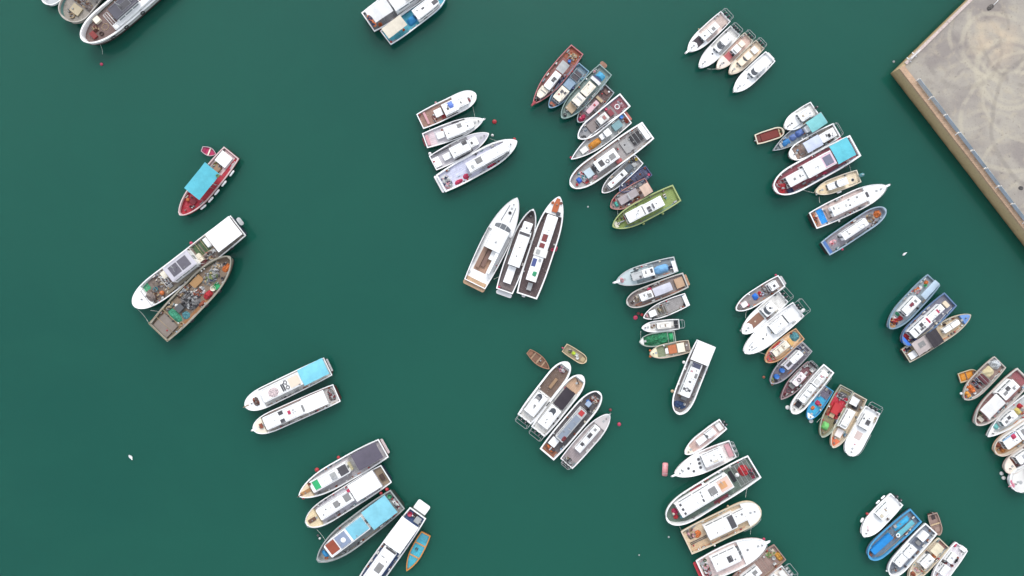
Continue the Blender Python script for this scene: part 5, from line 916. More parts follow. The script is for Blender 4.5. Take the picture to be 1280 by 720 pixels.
FB('large cream boat with broad white awning and brown deck, right edge raft', 'large cream boat with white awning', (1280,468.5), (1218.5,530.5), 29, beam=1.0, shape='fish', hull='ow', rim=(222,214,206), deck=(146,108,104), fb=1.28, rw=.18,
   items=[('cab',.16,.44,-.55,.48,'w',1.8), ('hatch',.27,.33,-.3,.05,'dg'), ('hatch',.34,.40,-.1,.15,'g'), ('hatch',.22,.25,.1,.35,'g'), ('awn',.47,.80,-.55,.6,(246,244,240),1.8), ('box','windlass',.86,.91,-.2,.3,'crm',.4), ('gear',.81,.86,-.6,.2,('gbr','br','dgr','tan'),.4), ('tub',.82,.6,'pink',.25), ('mat',.03,.14,-.8,.8,(150,88,92)), ('tub',.84,-.35,'dgr',.3)])
FB('pale grey boat with teal and yellow gear, third of the right edge raft', 'pale grey boat with yellow gear', (1301,492), (1233.5,545.5), 21, shape='sharp', hull='w', deck=(186,188,186), fb=0.96, fd=(.86,'ow'),
   items=[('cab',.46,.70,-.42,.42,'w',1.4), ('hatch',.55,.60,-.2,.1,'dg'), ('hatch',.62,.66,.0,.25,'g'), ('tarp',.76,.83,-.4,.2,(130,210,206),.4), ('net',.3,.38,-.5,.1,'red',.45), ('tarp',.37,.44,-.3,.5,(226,206,120),.5), ('gear',.28,.44,-.2,.7,('org','crm','red','lg'),.4)])
FB('cream-bowed boat with a blue-edged white roof and red bundle, fourth of the right edge raft', 'boat with blue-edged white roof', (1312,518), (1243,566), 23, shape='round', hull='crm', rim=(228,212,196), deck=(190,150,112), fb=1.04,
   items=[('cab',.56,.80,-.5,.55,'w',1.5), ('box','roof_edge',.57,.80,-.5,-.42,(130,180,220),.08,'r'), ('tarp',.58,.65,-.4,.1,'pk',.35,'r'), ('cab',.3,.54,-.6,.6,'w',1.7), ('hatch',.44,.49,-.3,.3,'g'), ('net',.82,.90,.0,.6,(204,128,60),.4), ('net',.82,.92,-.6,-.1,'rust',.35), ('tub',.88,.1,'mar',.25)])
FB('cream-bowed boat with a small white cabin, fifth of the right edge raft', 'cream-bowed boat, fifth of its raft', (1318,545), (1255.5,588.5), 21.5, shape='round', hull=(236,220,206), rim=(232,218,206), deck=(132,110,104), fb=0.96, fd=(.82,(238,222,206)),
   items=[('cab',.5,.72,-.48,.48,'w',1.4), ('hatch',.58,.62,-.2,.2,'lg'), ('gear',.74,.81,-.5,.5,('mar','gbr','rust'),.3)])
FB('white boat with a pink-red bow tip, lowest of the right edge raft', 'white boat with pink bow tip', (1325,576), (1262,606.5), 27, shape='bluff', hull='w', deck='lil', fb=1.04, rw=.16, fd=(.6,'ow'),
   items=[('cab',.3,.58,-.5,.5,'w',1.5), ('box','bow_cap',.93,.985,-.3,.3,(232,120,150),.12), ('pulpit','pink',.5,.2), ('hatchd',.8,.2,.3,'lg'), ('rail',.6,.99)])

# ---- bottom raft
MB('small white open motorboat with a pinkish cockpit, topmost of the bottom raft', 'small open motorboat of the bottom raft', (904,530), (856,567), 15.5, shape='motor', hull='w', deck=(222,196,190), fb=.85, rw=.2, fd=(.84,'crm'),
   items=[('cab',.22,.42,-.45,.45,'w',1.2), ('box','console',.45,.66,-.35,.35,'w',.8), ('hatchd',.56,0,.14,'dg'), ('hatch',.4,.42,-.2,.2,'dg'), ('box','seat_box',.05,.15,-.5,.5,'ow',.5), ('mat',.7,.84,-.6,.6,(206,176,166)), ('mot',2,'k'), ('tub',.46,.3,'tan',.15)])
MB('white cabin boat with a bow platform beside the floating pink block', 'white cabin boat by the pink block', (916,561), (843,593), 24, shape='yacht', hull='w', deck=(238,228,224), fb=1.25, fd=(.52,'w'),
   items=[('cab',.16,.50,-.55,.62,'w',1.45), ('hatch',.38,.395,.1,.3,'g'), ('hatch',.3,.32,-.2,-.05,'ow'), ('hatch',.2,.22,.2,.35,'g'), ('hatch',.28,.36,.35,.5,'crm'), ('hatchd',.56,-.38,.26,'dg'), ('hatchd',.57,.0,.26,'dg'), ('hatchd',.58,.38,.26,'dg'), ('hatchd',.70,.45,.22,'dg'), ('hatchd',.76,.02,.24,'dg'), ('hatchd',.87,-.1,.12,'g'), ('hatchd',.7,-.3,.1,'g'), ('box','stern_seat',.03,.1,-.6,.6,'pink',.4), ('mot',2,'lg'), ('pulpit','w',.8,.28), ('cage',.04), ('slit',.2,.4,-.86,-.9,(190,160,156))])
FB('large boat with a dark green deck and red netting at its square stern', 'large dark-green-decked boat', (943,583), (833,649.5), 33, shape='round', hull='w', deck=(98,114,102), fb=1.7, rw=.15,
   items=[('mat',.04,.2,-.8,.75,(104,110,104)), ('net',.06,.16,-.5,.3,'red',.4), ('frame',.04,.21,-.78,.7,1.5,'lg',3), ('ball',.185,-.05,'w',.4), ('gear',.02,.09,.0,.75,('mar','k','pk','dg'),.35), ('box','dark_locker',.22,.25,-.55,.2,'k',.4), ('cab',.27,.85,-.52,.50,'w',1.8), ('box','tan_roof',.275,.40,-.44,.4,(226,196,182),.05,'r'), ('box','orange_mat',.32,.39,-.22,.22,(232,172,120),.1,'r'), ('box','solar_panel',.43,.51,-.28,.25,'g',.07,'r'), ('hatch',.575,.585,-.4,-.3,'g'), ('hatch',.58,.59,-.2,0,'g'), ('hatch',.585,.6,.1,.3,'dg'), ('hatch',.80,.82,-.4,-.26,'dg'), ('hatch',.80,.82,-.07,.1,'dg'), ('hatch',.80,.82,.25,.4,'dg'),
          ('mat',.52,.66,-.86,-.6,(152,50,66)), ('box','side_locker',.505,.525,-.85,-.6,'w',.5), ('mat',.36,.52,.62,.86,(120,50,62)), ('net',.86,.92,-.35,.1,'pk',.35), ('net',.88,.93,.1,.35,'red',.35), ('ball',.86,.4,'tl',.32), ('ball',.91,-.05,'crm',.25), ('mast',.5,0,2,'r'), ('mast',.36,-.3,1.4,'r')])
FB('broad blunt-bowed cream boat with a tan deck, below the dark-green-decked one', 'blunt-bowed cream boat', (858,678.5), (949,634.5), 34, beam=1.0, shape='bluff', hull='crm', rim=(240,226,200), deck=(214,190,158), fb=1.5, rw=.14, fd=(.80,'w'),
   items=[('cab',.28,.66,-.62,.45,'w',1.7,'w','f',.9), ('hatch',.585,.655,-.55,.4,'dg'), ('cab',.665,.83,-.45,.40,'w',1.3), ('hatchd',.77,.1,.2,'g'), ('net',.12,.22,-.1,.45,'org',.35), ('gear',.05,.16,.0,.75,('tan','gbr','br','pink'),.35), ('pipes',.04,.28,-.28), ('mat',.03,.26,-.8,-.35,(206,176,140)), ('slit',.3,.5,.8,.82,'tan'), ('bball',.3,-1,'w',.2), ('bball',.66,1,'tan',.2), ('rail',.7,.95)])
MB('white boat with a bow platform and a red-trimmed stern, below the blunt-bowed cream boat', 'white boat with red-trimmed stern', (876,714.5), (957.5,677), 31, shape='yacht', hull='w', deck=(226,204,198), fb=1.4, fd=(.62,'w'),
   items=[('plat',-.05,-.004,-.7,.8,(196,56,66),.8,'stern_step'), ('cab',.2,.58,-.52,.52,'w',1.5), ('hatch',.41,.48,-.3,.15,'dg'), ('wsband',.58,.63,-.5,.5), ('hatch',.5,.52,-.3,-.2,'g'), ('hatchd',.72,.0,.2,'g'), ('gear',.03,.14,-.7,.7,('pink','w','dgr','mar','lg'),.35), ('tub',.12,.6,'dgr',.3), ('pulpit','w',.7,.35), ('bball',.99,1,'pk',.25), ('rail',.6,.98)])
FB('brown-decked boat with green and orange nets at its stern, near the bottom edge', 'brown-decked boat at the bottom edge', (975,690), (909,741.5), 25, shape='fish', hull=(140,116,106), rim=(176,148,136), deck=(156,130,120), fb=1.2,
   items=[('net',.0,.1,-.1,.8,(206,150,64),.45), ('net',.1,.2,-.6,-.1,(150,206,126),.4), ('tub',.13,.1,'lg',.35), ('frame',.22,.48,-.75,.75,1.3,(176,160,150),3), ('cab',.4,.68,-.25,.5,'w',1.4), ('hatch',.45,.52,-.05,.25,'g'), ('gear',.05,.2,-.7,.0,('tan','crm','gbr','olv'),.4)])
MB('white motorboat with caged stern at the bottom edge, beside the brown-decked boat', 'caged white motorboat at the bottom edge', (984,715), (933,756), 21, shape='motor', hull='w', deck=(236,226,214), fb=1.0, fd=(.6,'w'),
   items=[('cab',.2,.5,-.5,.5,'w',1.3), ('box','seat_box',.04,.14,-.5,.5,'ow',.5), ('hatchd',.1,.3,.15,'k'), ('mot',3,'lg'), ('cage',.14)])

# ---- bottom right raft
MB('white motorboat with fenders along its left side, uppermost of the bottom right raft', 'white motorboat of the bottom right raft', (1121,624), (1077.5,669), 21, shape='motor', hull='w', deck='w', fb=1.1, fd=(.5,'w'),
   items=[('cab',.15,.5,-.55,.55,'w',1.2), ('hatch',.42,.48,-.05,.3,(226,214,190)), ('hatch',.3,.32,-.2,.1,'tan'), ('slit',.78,.86,-.3,.1,'pink'), ('mot',2,'k'), ('fend',.3,-1), ('fend',.16,-1), ('bball',.62,-1,'red',.25), ('fend',.78,-1,'w',.22,.9), ('bball',.985,1,'w',.2), ('tyre',.1,1,.25)])
FB('bright blue boat with blue tarpaulins fore and aft, second of the bottom right raft', 'bright blue boat with blue tarpaulins', (1145,644), (1085.5,697), 22, shape='round', hull=(58,150,214), rim=(84,166,214), deck=(112,126,140), fb=1.2, rw=.22,
   items=[('box','cargo_cover',.50,.90,-.38,.25,(34,146,222),.7,None,'cloth',False), ('tarp',.10,.40,-.45,.08,(64,178,226),.5), ('awn',.10,.42,.08,.55,(112,194,210),1.1), ('box','spar',.2,.42,-.02,.04,'dg',.1,2.3), ('ring',.42,.35,'w',.3), ('box','side_locker',.34,.38,-.65,-.4,'lg',.4), ('tub',.5,.0,'lil',.3), ('net',.92,.97,-.3,.2,'rust',.3), ('fend',.4,1,'mar',.2,1.2), ('fend',.55,1,'mar',.2,1.2), ('fend',.68,1,'mar',.2,1.2)])
FB('white-rimmed boat with slate grey deck and two white cabin tops, bottom right raft', 'slate-decked boat with white cabin tops', (1164,660.5), (1111.5,718), 20, shape='round', hull='w', deck=(132,138,148), fb=1.2, rw=.18,
   items=[('box','fish_box',.1,.25,-.35,.35,'w',.7), ('cab',.40,.60,-.42,.46,'w',1.4), ('cab',.61,.80,-.48,.40,(240,240,238),1.2), ('hatch',.74,.75,-.1,.0,'g'), ('mat',.27,.38,-.6,.6,(104,110,124)), ('box','engine_hatch',.28,.34,-.2,.3,'g',.3), ('box','skylight',.44,.6,-.85,-.5,(206,206,200),.4), ('bball',.985,-1,'w',.15), ('ball',.55,-.9,'tan',.2)])
RB('small brown tender behind the slate-decked boat, bow to the bottom', 'small brown tender', (1165.5,642.5), (1173.5,668.5), 12, shape='fish', hull=(170,144,130), rim=(186,160,146), deck=(150,124,114), fb=.6, rw=.14,
   items=[('box','stern_well',.03,.25,-.3,.3,(76,62,60),.12), ('thw',(.5,),'tan'), ('mot',1,'gbr',-.015,(0,),.6), ('box','bow_locker',.65,.85,-.4,.4,(176,148,134),.15)])
FB('cream boat with an orange ball on its cabin, fourth of the bottom right raft', 'cream boat with orange ball', (1180,678.5), (1136,724), 19, shape='fish', hull='crm', rim=(234,220,196), deck=(220,204,178), fb=1.1,
   items=[('mat',.0,.08,-.8,.8,(150,110,100)), ('awn',.08,.30,-.5,.5,(238,226,196),1.3), ('ball',.32,.4,'org',.35), ('cab',.36,.62,-.3,.6,'w',1.4), ('slit',.62,.66,-.3,.5), ('wsband',.36,.40,-.6,-.2), ('hatch',.45,.47,.2,.4,'lg'), ('net',.82,.92,-.3,.4,'rust',.3), ('gear',.68,.8,-.4,.5,('crm','w','tan','pink'),.3)])
FB('white boat strewn with dark gear, red bundle at stern, rightmost of bottom right raft', 'white boat with dark gear', (1202,683), (1166,731), 19, shape='fish', hull='w', deck=(226,220,224), fb=1.1, rw=.14,
   items=[('tarp',.0,.1,-.95,-.4,'pk',.5), ('box','stern_box',-.02,.06,.0,.7,'w',.6), ('cab',.5,.72,-.2,.5,'w',1.2), ('cab',.2,.42,-.4,.3,'w',1.1), ('hatch',.3,.33,-.1,.1,'lil'), ('gear',.42,.62,-.7,.1,('dg','gbr','w','k','mar'),.45), ('tub',.3,.55,'dg',.25), ('slit',.25,.36,.6,.6), ('tub',.44,.5,'mar',.25), ('net',.04,.1,.3,.6,'lil',.2)])
# ----------------------------------------------------------------- labels of the loose things
def zone(u): return 'at the stern of' if u < .2 else 'aft on' if u < .42 else 'amidships on' if u < .62 else 'forward on' if u < .8 else 'at the bow of'
def label_clutter():
    rows = []
    for o, d, cat, u, v, sh in CLUT: rows.append([o, d, cat, u, v, sh, '%s %s the %s' % (d, zone(u), sh)])
    def dup():
        m = {}
        for r in rows: m.setdefault(r[6], []).append(r)
        return [g for g in m.values() if len(g) > 1]
    for g in dup():
        vs = sorted(g, key=lambda r: -r[4])
        if len(g) == 2 and vs[0][4] - vs[1][4] > .25:
            for r, w in zip(vs, ('port', 'starboard')): r[6] = '%s %s the %s, %s' % (r[1], zone(r[3]), r[5], w)
        else:
            us = sorted(g, key=lambda r: r[3]); names = {2: ('nearer the stern', 'nearer the bow'), 3: ('nearest the stern', 'middle of three', 'nearest the bow'), 4: ('nearest the stern', 'second from the stern', 'second from the bow', 'nearest the bow')}[len(g)]
            for r, w in zip(us, names): r[6] = '%s %s the %s, %s' % (r[1], zone(r[3]), r[5], w)
    assert not dup(), [g[0][6] for g in dup()]
    for r in rows:
        if len(r[6].split()) > 16: r[6] = r[6].replace(' of the ', ' of ').replace(' on the ', ' on ')
    for o, d, cat, u, v, sh, lab in rows:
        if len(lab.split()) > 16: print('LONG', len(lab.split()), lab)
        tag(o, lab, cat, {'fishing net': 'net heaps on the boats', 'fishing gear': 'heaps of gear on the boats', 'tarpaulin': 'tarpaulin bundles on the boats', 'basket': 'fish baskets on the boats', 'buoy': 'ball buoys on the boats', 'fender': 'fenders hung on the hulls', 'barrel': 'barrels on the boats', 'crate': 'crates on the boats', 'rope': 'rope coils on the boats'}.get(cat))
label_clutter()

# ----------------------------------------------------------------- things afloat
def float_ball(px, py, r, c, label, sq=.75, group='floats drifting in the harbour'):
    p = at(px, py, r*.6); pr = [(r*math.sin(math.pi*i/9)+.01, (r - r*math.cos(math.pi*i/9))*sq - r*.5) for i in range(10)] + [(.05, r*(2*sq-.5)), (.05, r*(2*sq-.5)+.1), (.02, r*(2*sq-.5)+.12)]
    o = lathe('mooring_float', pr, mat(c, 'paint'), None, 14); o.location = (p.x, p.y, 0); tag(o, label, 'buoy', group); return o
float_ball(126.5, 80, .28, 'pk', 'small pink float off the bow of the big white corner trawler')
float_ball(618, 152, .42, 'red', 'red float near the bows of the four white cabin boats')
float_ball(615.5, 169, .25, 'w', 'small white float between the bows of the third and lowest white cabin boats')
float_ball(774, 530.5, .36, 'pk', 'pinkish red float right of the grey motorboat with three hatches')
float_ball(763, 512.5, .28, 'mar', 'dark red float just ahead of the grey motorboat with three hatches')
float_ball(794.5, 397, .42, 'pk', 'pinkish red float left of the small grey boat, leftmost of three')
float_ball(798, 392, .3, 'mar', 'dark red float left of the small grey boat, upper of three')
float_ball(802.5, 393.5, .28, 'red', 'red float touching the bow of the small grey boat')
float_ball(985, 509.5, .4, 'w', 'white square-ish float left of the slim white boat with a bow hatch', .5)
float_ball(1014.5, 526.5, .4, 'w', 'white float at the bow of the bright blue small boat', .5)
float_ball(397.5, 669.5, .25, 'dg', 'dark float by a small white one, left of the twin-cyan-awning boat')
float_ball(399.6, 673.2, .22, 'w', 'small white float left of the grey boat with two cyan awnings')
float_ball(1252.5, 592, .35, 'w', 'white float off the pink bow tip at the right edge, upper of two')
float_ball(1255, 597.5, .36, 'ow', 'off-white float off the pink bow tip at the right edge, lower of two')
float_ball(1117.5, 77, .2, 'lg', 'tiny pale float beside the corner of the quay')
float_ball(955, 471.5, .26, 'rust', 'rust coloured float off the bow of the lilac grey boat')
float_ball(836, 671.5, .18, 'lg', 'tiny pale float left of the blunt-bowed cream boat')
float_ball(735, 258.5, .18, 'lg', 'tiny pale float left of the olive green boat')
float_ball(799, 694, .14, 'lg', 'tiny pale speck floating near the bottom edge, left of the bottom raft')
# pink foam block
def foam():
    p = at(831.5, 587, .3); bm = bmesh.new(); bmesh.ops.create_cube(bm, size=1)
    for v in bm.verts: v.co = Vector((v.co.x*1.0, v.co.y*2.5, v.co.z*.5))
    bmesh.ops.bevel(bm, geom=list(bm.edges), offset=.12, segments=3, affect='EDGES')
    for f in bm.faces: pass
    o = from_bm('foam_float', bm, mat((238,164,166), 'paint'), None, True); o.location = (p.x, p.y, .12); o.rotation_euler = (0, 0, math.radians(-3))
    tag(o, 'pink oblong foam block floating left of the white cabin boat with a bow platform', 'float')
    for y in (-.75, .75): 
        s_ = tube('lashing', [(-.515, y, .0), (-.515, y, .265), (.515, y, .265), (.515, y, .0)], .025, mat('ow', 'net'), o)
foam()
# gulls: one resting on the water, one with a wing out
def gull(px, py, ang, label, spread, s=1.0):
    p = at(px, py, .2); root = empty('gull', (p.x, p.y, .0), ang); tag(root, label, 'bird', 'gulls on the harbour water')
    V = []; F = []; prof = [(-.34, .02, .16), (-.24, .10, .13), (-.08, .17, .10), (.08, .17, .11), (.2, .12, .16), (.27, .08, .24), (.33, .085, .29), (.40, .06, .29), (.45, .02, .27)]
    k = 10
    for x, r, z in prof:
        for i in range(k): t = 2*math.pi*i/k; V.append((x*s, r*math.cos(t)*s, (z + r*.8*math.sin(t))*s))
    for i in range(len(prof)-1):
        for j in range(k): F.append((i*k+j, i*k+(j+1) % k, (i+1)*k+(j+1) % k, (i+1)*k+j))
    F += [tuple(range(k))[::-1], tuple((len(prof)-1)*k+j for j in range(k))]
    body = mesh('body', V, F, mat('w', 'gel'), root, True)
    mesh('beak', [(.44*s,.02*s,.28*s), (.44*s,-.02*s,.28*s), (.44*s,0,.25*s), (.53*s,0,.255*s)], [(0,1,3), (1,2,3), (2,0,3), (0,2,1)], mat('yel'), root)
    for sg in (1, -1):
        sp = .75 if spread else .12
        pts = [(.16, .10), (.14, .10+sp*.5), (.02, .10+sp), (-.12, .10+sp*1.0), (-.10, .10+sp*.5), (-.2, .10)] if spread else [(.16,.10), (.1,.17), (-.15,.17), (-.42,.06), (-.3,.02), (0,.05)]
        poly = [(x*s, sg*y*s) for x, y in pts]
        if sg < 0: poly = poly[::-1]
        w = prism('wing', poly, .19*s, .225*s, mat((226,228,230) if not spread else 'w', 'paint'), root, bev=0)
gull(163.5, 571.5, math.radians(-50), 'white bird resting alone on open water at the lower left', False, 1.35)
gull(1130.5, 317.5, math.radians(35), 'white bird on the water between the quay and the light blue boat', False, 1.1)

# ----------------------------------------------------------------- mooring lines
def line(p, q, label, zp=1.1, zq=1.1, c=(206,214,204), r=.035, sag=.5):
    A, B = at(p[0], p[1], zp), at(q[0], q[1], zq); pts = []
    for i in range(13):
        t = i/12; v = A.lerp(B, t); v.z -= sag*4*t*(1-t); pts.append(v - A)
    o = tube('mooring_line', pts, r, mat(c, 'net'), None, sides=5); o.location = A
    tag(o, label, 'rope', 'mooring lines between the boats')
line((124,53), (127.5,70), 'pale line dropping from the trawler bow towards the pink float', 2.0, -.1)
line((101,23), (117,38), 'pale line from the weathered teal wooden boat to the big white trawler', 1.6, 2.2, sag=.2)
line((73,1), (82,6), 'short pale line between the two hulls in the top left corner', 1.4, 1.6, sag=.1)
line((168,383), (186,404), 'pale line from the white bow platform to the weathered plank stern', 2.0, 1.4)
line((188,388), (212,392), 'pale line between the big platform boat and the net-strewn boat', 2.0, 1.4)
line((396,662), (407,664*1.0+12), 'pale line from the cream foredeck boat to the twin-cyan-awning boat', 1.4, 1.6, sag=.2)
line((591,133), (595,153), 'pale line linking the two upper white cabin boats at their bows', 1.0, 1.0)
line((537,160), (536,170), 'pale line linking the two upper white cabin boats at their sterns', 1.0, 1.0, sag=.1)
line((612,173), (630,178), 'pale line from the third white cabin boat to the long white boat', 1.0, 1.3)
line((617,349), (626,345), 'pale line between the broad yacht and the slim dark-decked yacht', 1.4, 1.3, sag=.2)
line((772,262), (773,274), 'pale line from the rust-red boat to the olive green boat', 1.0, 1.2, sag=.2)
line((875,75), (874,84), 'pale line between the leftmost two of the five motorboats', 1.0, 1.0, sag=.1)
line((884,86), (896,86), 'pale line between the second and third of the five motorboats', 1.0, .9, sag=.2)
line((980,164), (984,164), 'short dark line from the rust-covered small boat to its white neighbour', .6, 1.0, (70,64,60), .05, .1)
line((1002,236), (1018,241), 'pale line from the maroon-decked boat to the small cream motorboat', 1.4, .9)
line((1062,206), (1064,214), 'pale line from the maroon-decked hull to the cream motorboat stern', 1.4, .9, sag=.1)
line((1024,246), (1025,254), 'pale line from the small cream motorboat to the blue-mat boat', .9, 1.2, sag=.1)
line((1182,397), (1185,404), 'pale line from the deep blue boat to the black-canopy cream boat', 1.2, 1.0, sag=.1)
line((847,652), (852,664), 'pale line from the dark-green-decked boat to the blunt-bowed boat', 1.6, 1.4, sag=.3)
line((936,604), (932,622), 'pale line from the dark-green-decked square stern to the blunt-bowed boat', 1.6, 1.4, sag=.3)
line((940,657), (938,668), 'pale line from the blunt-bowed cream boat to the red-trimmed one', 1.4, 1.3, sag=.2)
line((933,387), (932,398), 'pale line linking the top two boats of the right-hand raft', 1.0, 1.0, sag=.1)
line((945,439), (957,443), 'pale line from the big all-white motorboat to the orange boat', 1.1, 1.0, sag=.2)
line((974,448), (972,455), 'pale line from the orange boat to the lilac grey boat', 1.0, 1.0, sag=.1)
line((1021,528), (1027,522), 'pale line from the bright blue boat to the red-floored boat', .9, 1.0, sag=.1)
line((801,414), (801,425), 'pale line from the narrow white boat to the net-draped boat', .8, .8, sag=.1)

# ----------------------------------------------------------------- quay
QH = 3.1
A0 = at(1113, 92, 0); e1 = (at(1280, 308, 0) - A0).normalized(); e2 = (at(1207, 0, 0) - A0).normalized()
n1 = Vector((e1.y, -e1.x, 0)); n1 = n1 if n1.dot(e2) > 0 else -n1       # inward from the right-hand edge
n2 = Vector((e2.y, -e2.x, 0)); n2 = n2 if n2.dot(e1) > 0 else -n2       # inward from the upper edge
ang1 = math.atan2(e1.y, e1.x); LEN = 260.0
def qp(s, t, z):                                                         # s along the right edge, t along the upper edge
    return A0 + e1*s + e2*t + Vector((0, 0, z))
def corner_in(d1, d2):                                                   # point d1 in from the right edge, d2 in from the upper edge
    den = e1.x*e2.y - e1.y*e2.x
    s = d2/abs(n2.dot(e1)); t = d1/abs(n1.dot(e2)); return s, t
c1, c2 = .92, .40                                                       # cap widths
quay_m = bpy.data.materials.new('dusty_concrete'); quay_m.use_nodes = True
def quay_nodes(m):
    nt = m.node_tree; N = nt.nodes; L = nt.links; b = N['Principled BSDF']; b.inputs['Roughness'].default_value = .9
    g = N.new('ShaderNodeNewGeometry'); pos = g.outputs['Position']
    def noi(scale, detail=5, dist=0.0, vec=None):
        n = N.new('ShaderNodeTexNoise'); n.inputs['Scale'].default_value = scale; n.inputs['Detail'].default_value = detail; n.inputs['Distortion'].default_value = dist
        L.new(vec or pos, n.inputs['Vector']); return n.outputs[0]
    def mr(src, a, bb, c=0.0, d=1.0):
        r = N.new('ShaderNodeMapRange'); r.interpolation_type = 'SMOOTHSTEP'; r.inputs[1].default_value = a; r.inputs[2].default_value = bb; r.inputs[3].default_value = c; r.inputs[4].default_value = d; L.new(src, r.inputs[0]); return r.outputs[0]
    def mix(f, a, bb):
        x = N.new('ShaderNodeMix'); x.data_type = 'RGBA'
        for s, v in ((x.inputs[0], f), (x.inputs[6], a), (x.inputs[7], bb)):
            if hasattr(v, 'is_linked'): L.new(v, s)
            else: s.default_value = v
        return x.outputs[2]
    def math_(op, a, bb=None):
        x = N.new('ShaderNodeMath'); x.operation = op
        for s, v in zip(x.inputs, (a, bb)):
            if v is None: continue
            if hasattr(v, 'is_linked'): L.new(v, s)
            else: s.default_value = v
        return x.outputs[0]
    warp = N.new('ShaderNodeTexNoise'); warp.inputs['Scale'].default_value = .12; L.new(pos, warp.inputs['Vector'])
    ws = N.new('ShaderNodeVectorMath'); ws.operation = 'MULTIPLY_ADD'; ws.inputs[1].default_value = (2.2, 2.2, 0); L.new(warp.outputs['Color'], ws.inputs[0]); L.new(pos, ws.inputs[2]); wp = ws.outputs[0]
    v = mix(mr(noi(.16, 6), .38, .66), lin((158,149,142)), lin((184,176,163)))
    v = mix(mr(noi(.5, 6, .6), .48, .74, 0, .55), v, lin((194,182,160)))
    v = mix(mr(noi(.34, 5, 1.0), .55, .75, 0, .6), v, lin((146,136,130)))
    # curved wheel tracks: pale dusty arcs with a darker core, worn away here and there
    def arc(cx, cy, r, w, colr, amt, thr):
        d = N.new('ShaderNodeVectorMath'); d.operation = 'DISTANCE'; L.new(wp, d.inputs[0]); q = at(cx, cy, QH); d.inputs[1].default_value = (q.x + 1.1, q.y + 1.1, QH)
        dd = math_('ABSOLUTE', math_('SUBTRACT', d.outputs['Value'], r))
        f = mr(dd, w, w*.25); f = math_('MULTIPLY', f, mr(noi(.3, 3), thr-.06, thr+.12, 0, amt*.58)); 
        return f, colr
    dust, dark = lin((206,196,174)), lin((118,110,104))
    for a in ((1262,92,6.2,.8,dust,.9,.3), (1262,92,4.9,.5,dust,.5,.36), (1244,58,6.0,.7,dust,.8,.34), (1250,38,9.0,.55,dust,.7,.4), (1262,150,9.0,.6,dust,.8,.36), (1282,120,8.2,.5,dust,.7,.34), (1234,190,7.5,.5,dust,.45,.4),
              (1300,30,13.0,.7,dust,.7,.36), (1300,30,11.6,.5,dark,.5,.4), (1210,120,6.0,.5,dust,.4,.42), (1270,215,6.5,.5,dust,.6,.36), (1330,150,13.5,.6,dark,.45,.36), (1225,30,5.0,.4,dark,.35,.42), (1205,62,7.0,.6,dark,.35,.4)):
        f, cc = arc(*a); v = mix(f, v, cc)
    # sandy spill
    d = N.new('ShaderNodeVectorMath'); d.operation = 'DISTANCE'; L.new(wp, d.inputs[0]); q = at(1243, 52, QH); d.inputs[1].default_value = (q.x+1.1, q.y+1.1, QH)
    v = mix(math_('MULTIPLY', mr(d.outputs['Value'], 6.5, .5), mr(noi(.4, 5), .35, .65, .1, .75)), v, lin((222,200,170)))
    # joints between the slabs and fine grain
    v = mix(mr(noi(3.2, 4), .55, .72, 0, .35), v, lin((130,124,118)))
    v = mix(mr(noi(1.3, 6), .62, .72, 0, .5), v, lin((120,112,106)))
    L.new(v, b.inputs['Base Color'])
    bp = N.new('ShaderNodeBump'); bp.inputs['Strength'].default_value = .4; bp.inputs['Distance'].default_value = .05; L.new(noi(2.5, 5), bp.inputs['Height']); L.new(bp.outputs[0], b.inputs['Normal'])
quay_nodes(quay_m)
# apron sheet
s0, t0 = corner_in(c1, c2)
top = [qp(s0, t0, QH), qp(LEN, t0*1.0 + 0, QH), qp(LEN, LEN, QH), qp(s0, LEN, QH)]
apron = mesh('quay_pavement', top, [(0, 1, 2, 3)], quay_m); tag(apron, kind='structure')
# solid quay body with its sea walls, then the cap stones
wall_m = bpy.data.materials.new('sea_wall_concrete'); wall_m.use_nodes = True
def wall_nodes(m, base, low, up):
    nt = m.node_tree; N = nt.nodes; L = nt.links; b = N['Principled BSDF']; b.inputs['Roughness'].default_value = .9
    g = N.new('ShaderNodeNewGeometry'); sx = N.new('ShaderNodeSeparateXYZ'); L.new(g.outputs['Position'], sx.inputs[0])
    n = N.new('ShaderNodeTexNoise'); n.inputs['Scale'].default_value = .6; n.inputs['Detail'].default_value = 6; L.new(g.outputs['Position'], n.inputs['Vector'])
    n2 = N.new('ShaderNodeTexNoise'); n2.inputs['Scale'].default_value = 2.4; n2.inputs['Detail'].default_value = 5; L.new(g.outputs['Position'], n2.inputs['Vector'])
    ad = N.new('ShaderNodeMath'); ad.operation = 'MULTIPLY_ADD'; ad.inputs[1].default_value = 1.0; L.new(n.outputs[0], ad.inputs[0]); L.new(sx.outputs[2], ad.inputs[2])
    r = N.new('ShaderNodeValToRGB'); mr = N.new('ShaderNodeMapRange'); mr.inputs[1].default_value = .2; mr.inputs[2].default_value = QH; L.new(ad.outputs[0], mr.inputs[0]); L.new(mr.outputs[0], r.inputs[0])
    r.color_ramp.elements[0].color = lin(low); r.color_ramp.elements[0].position = .05; r.color_ramp.elements[1].color = lin(up); r.color_ramp.elements[1].position = 1
    e = r.color_ramp.elements.new(.42); e.color = lin(base)
    x = N.new('ShaderNodeMix'); x.data_type = 'RGBA'; m2 = N.new('ShaderNodeMapRange'); m2.inputs[1].default_value = .5; m2.inputs[2].default_value = .8; m2.inputs[4].default_value = .3
    L.new(n2.outputs[0], m2.inputs[0]); L.new(m2.outputs[0], x.inputs[0]); L.new(r.outputs[0], x.inputs[6]); x.inputs[7].default_value = lin((128,106,72)); L.new(x.outputs[2], b.inputs['Base Color'])
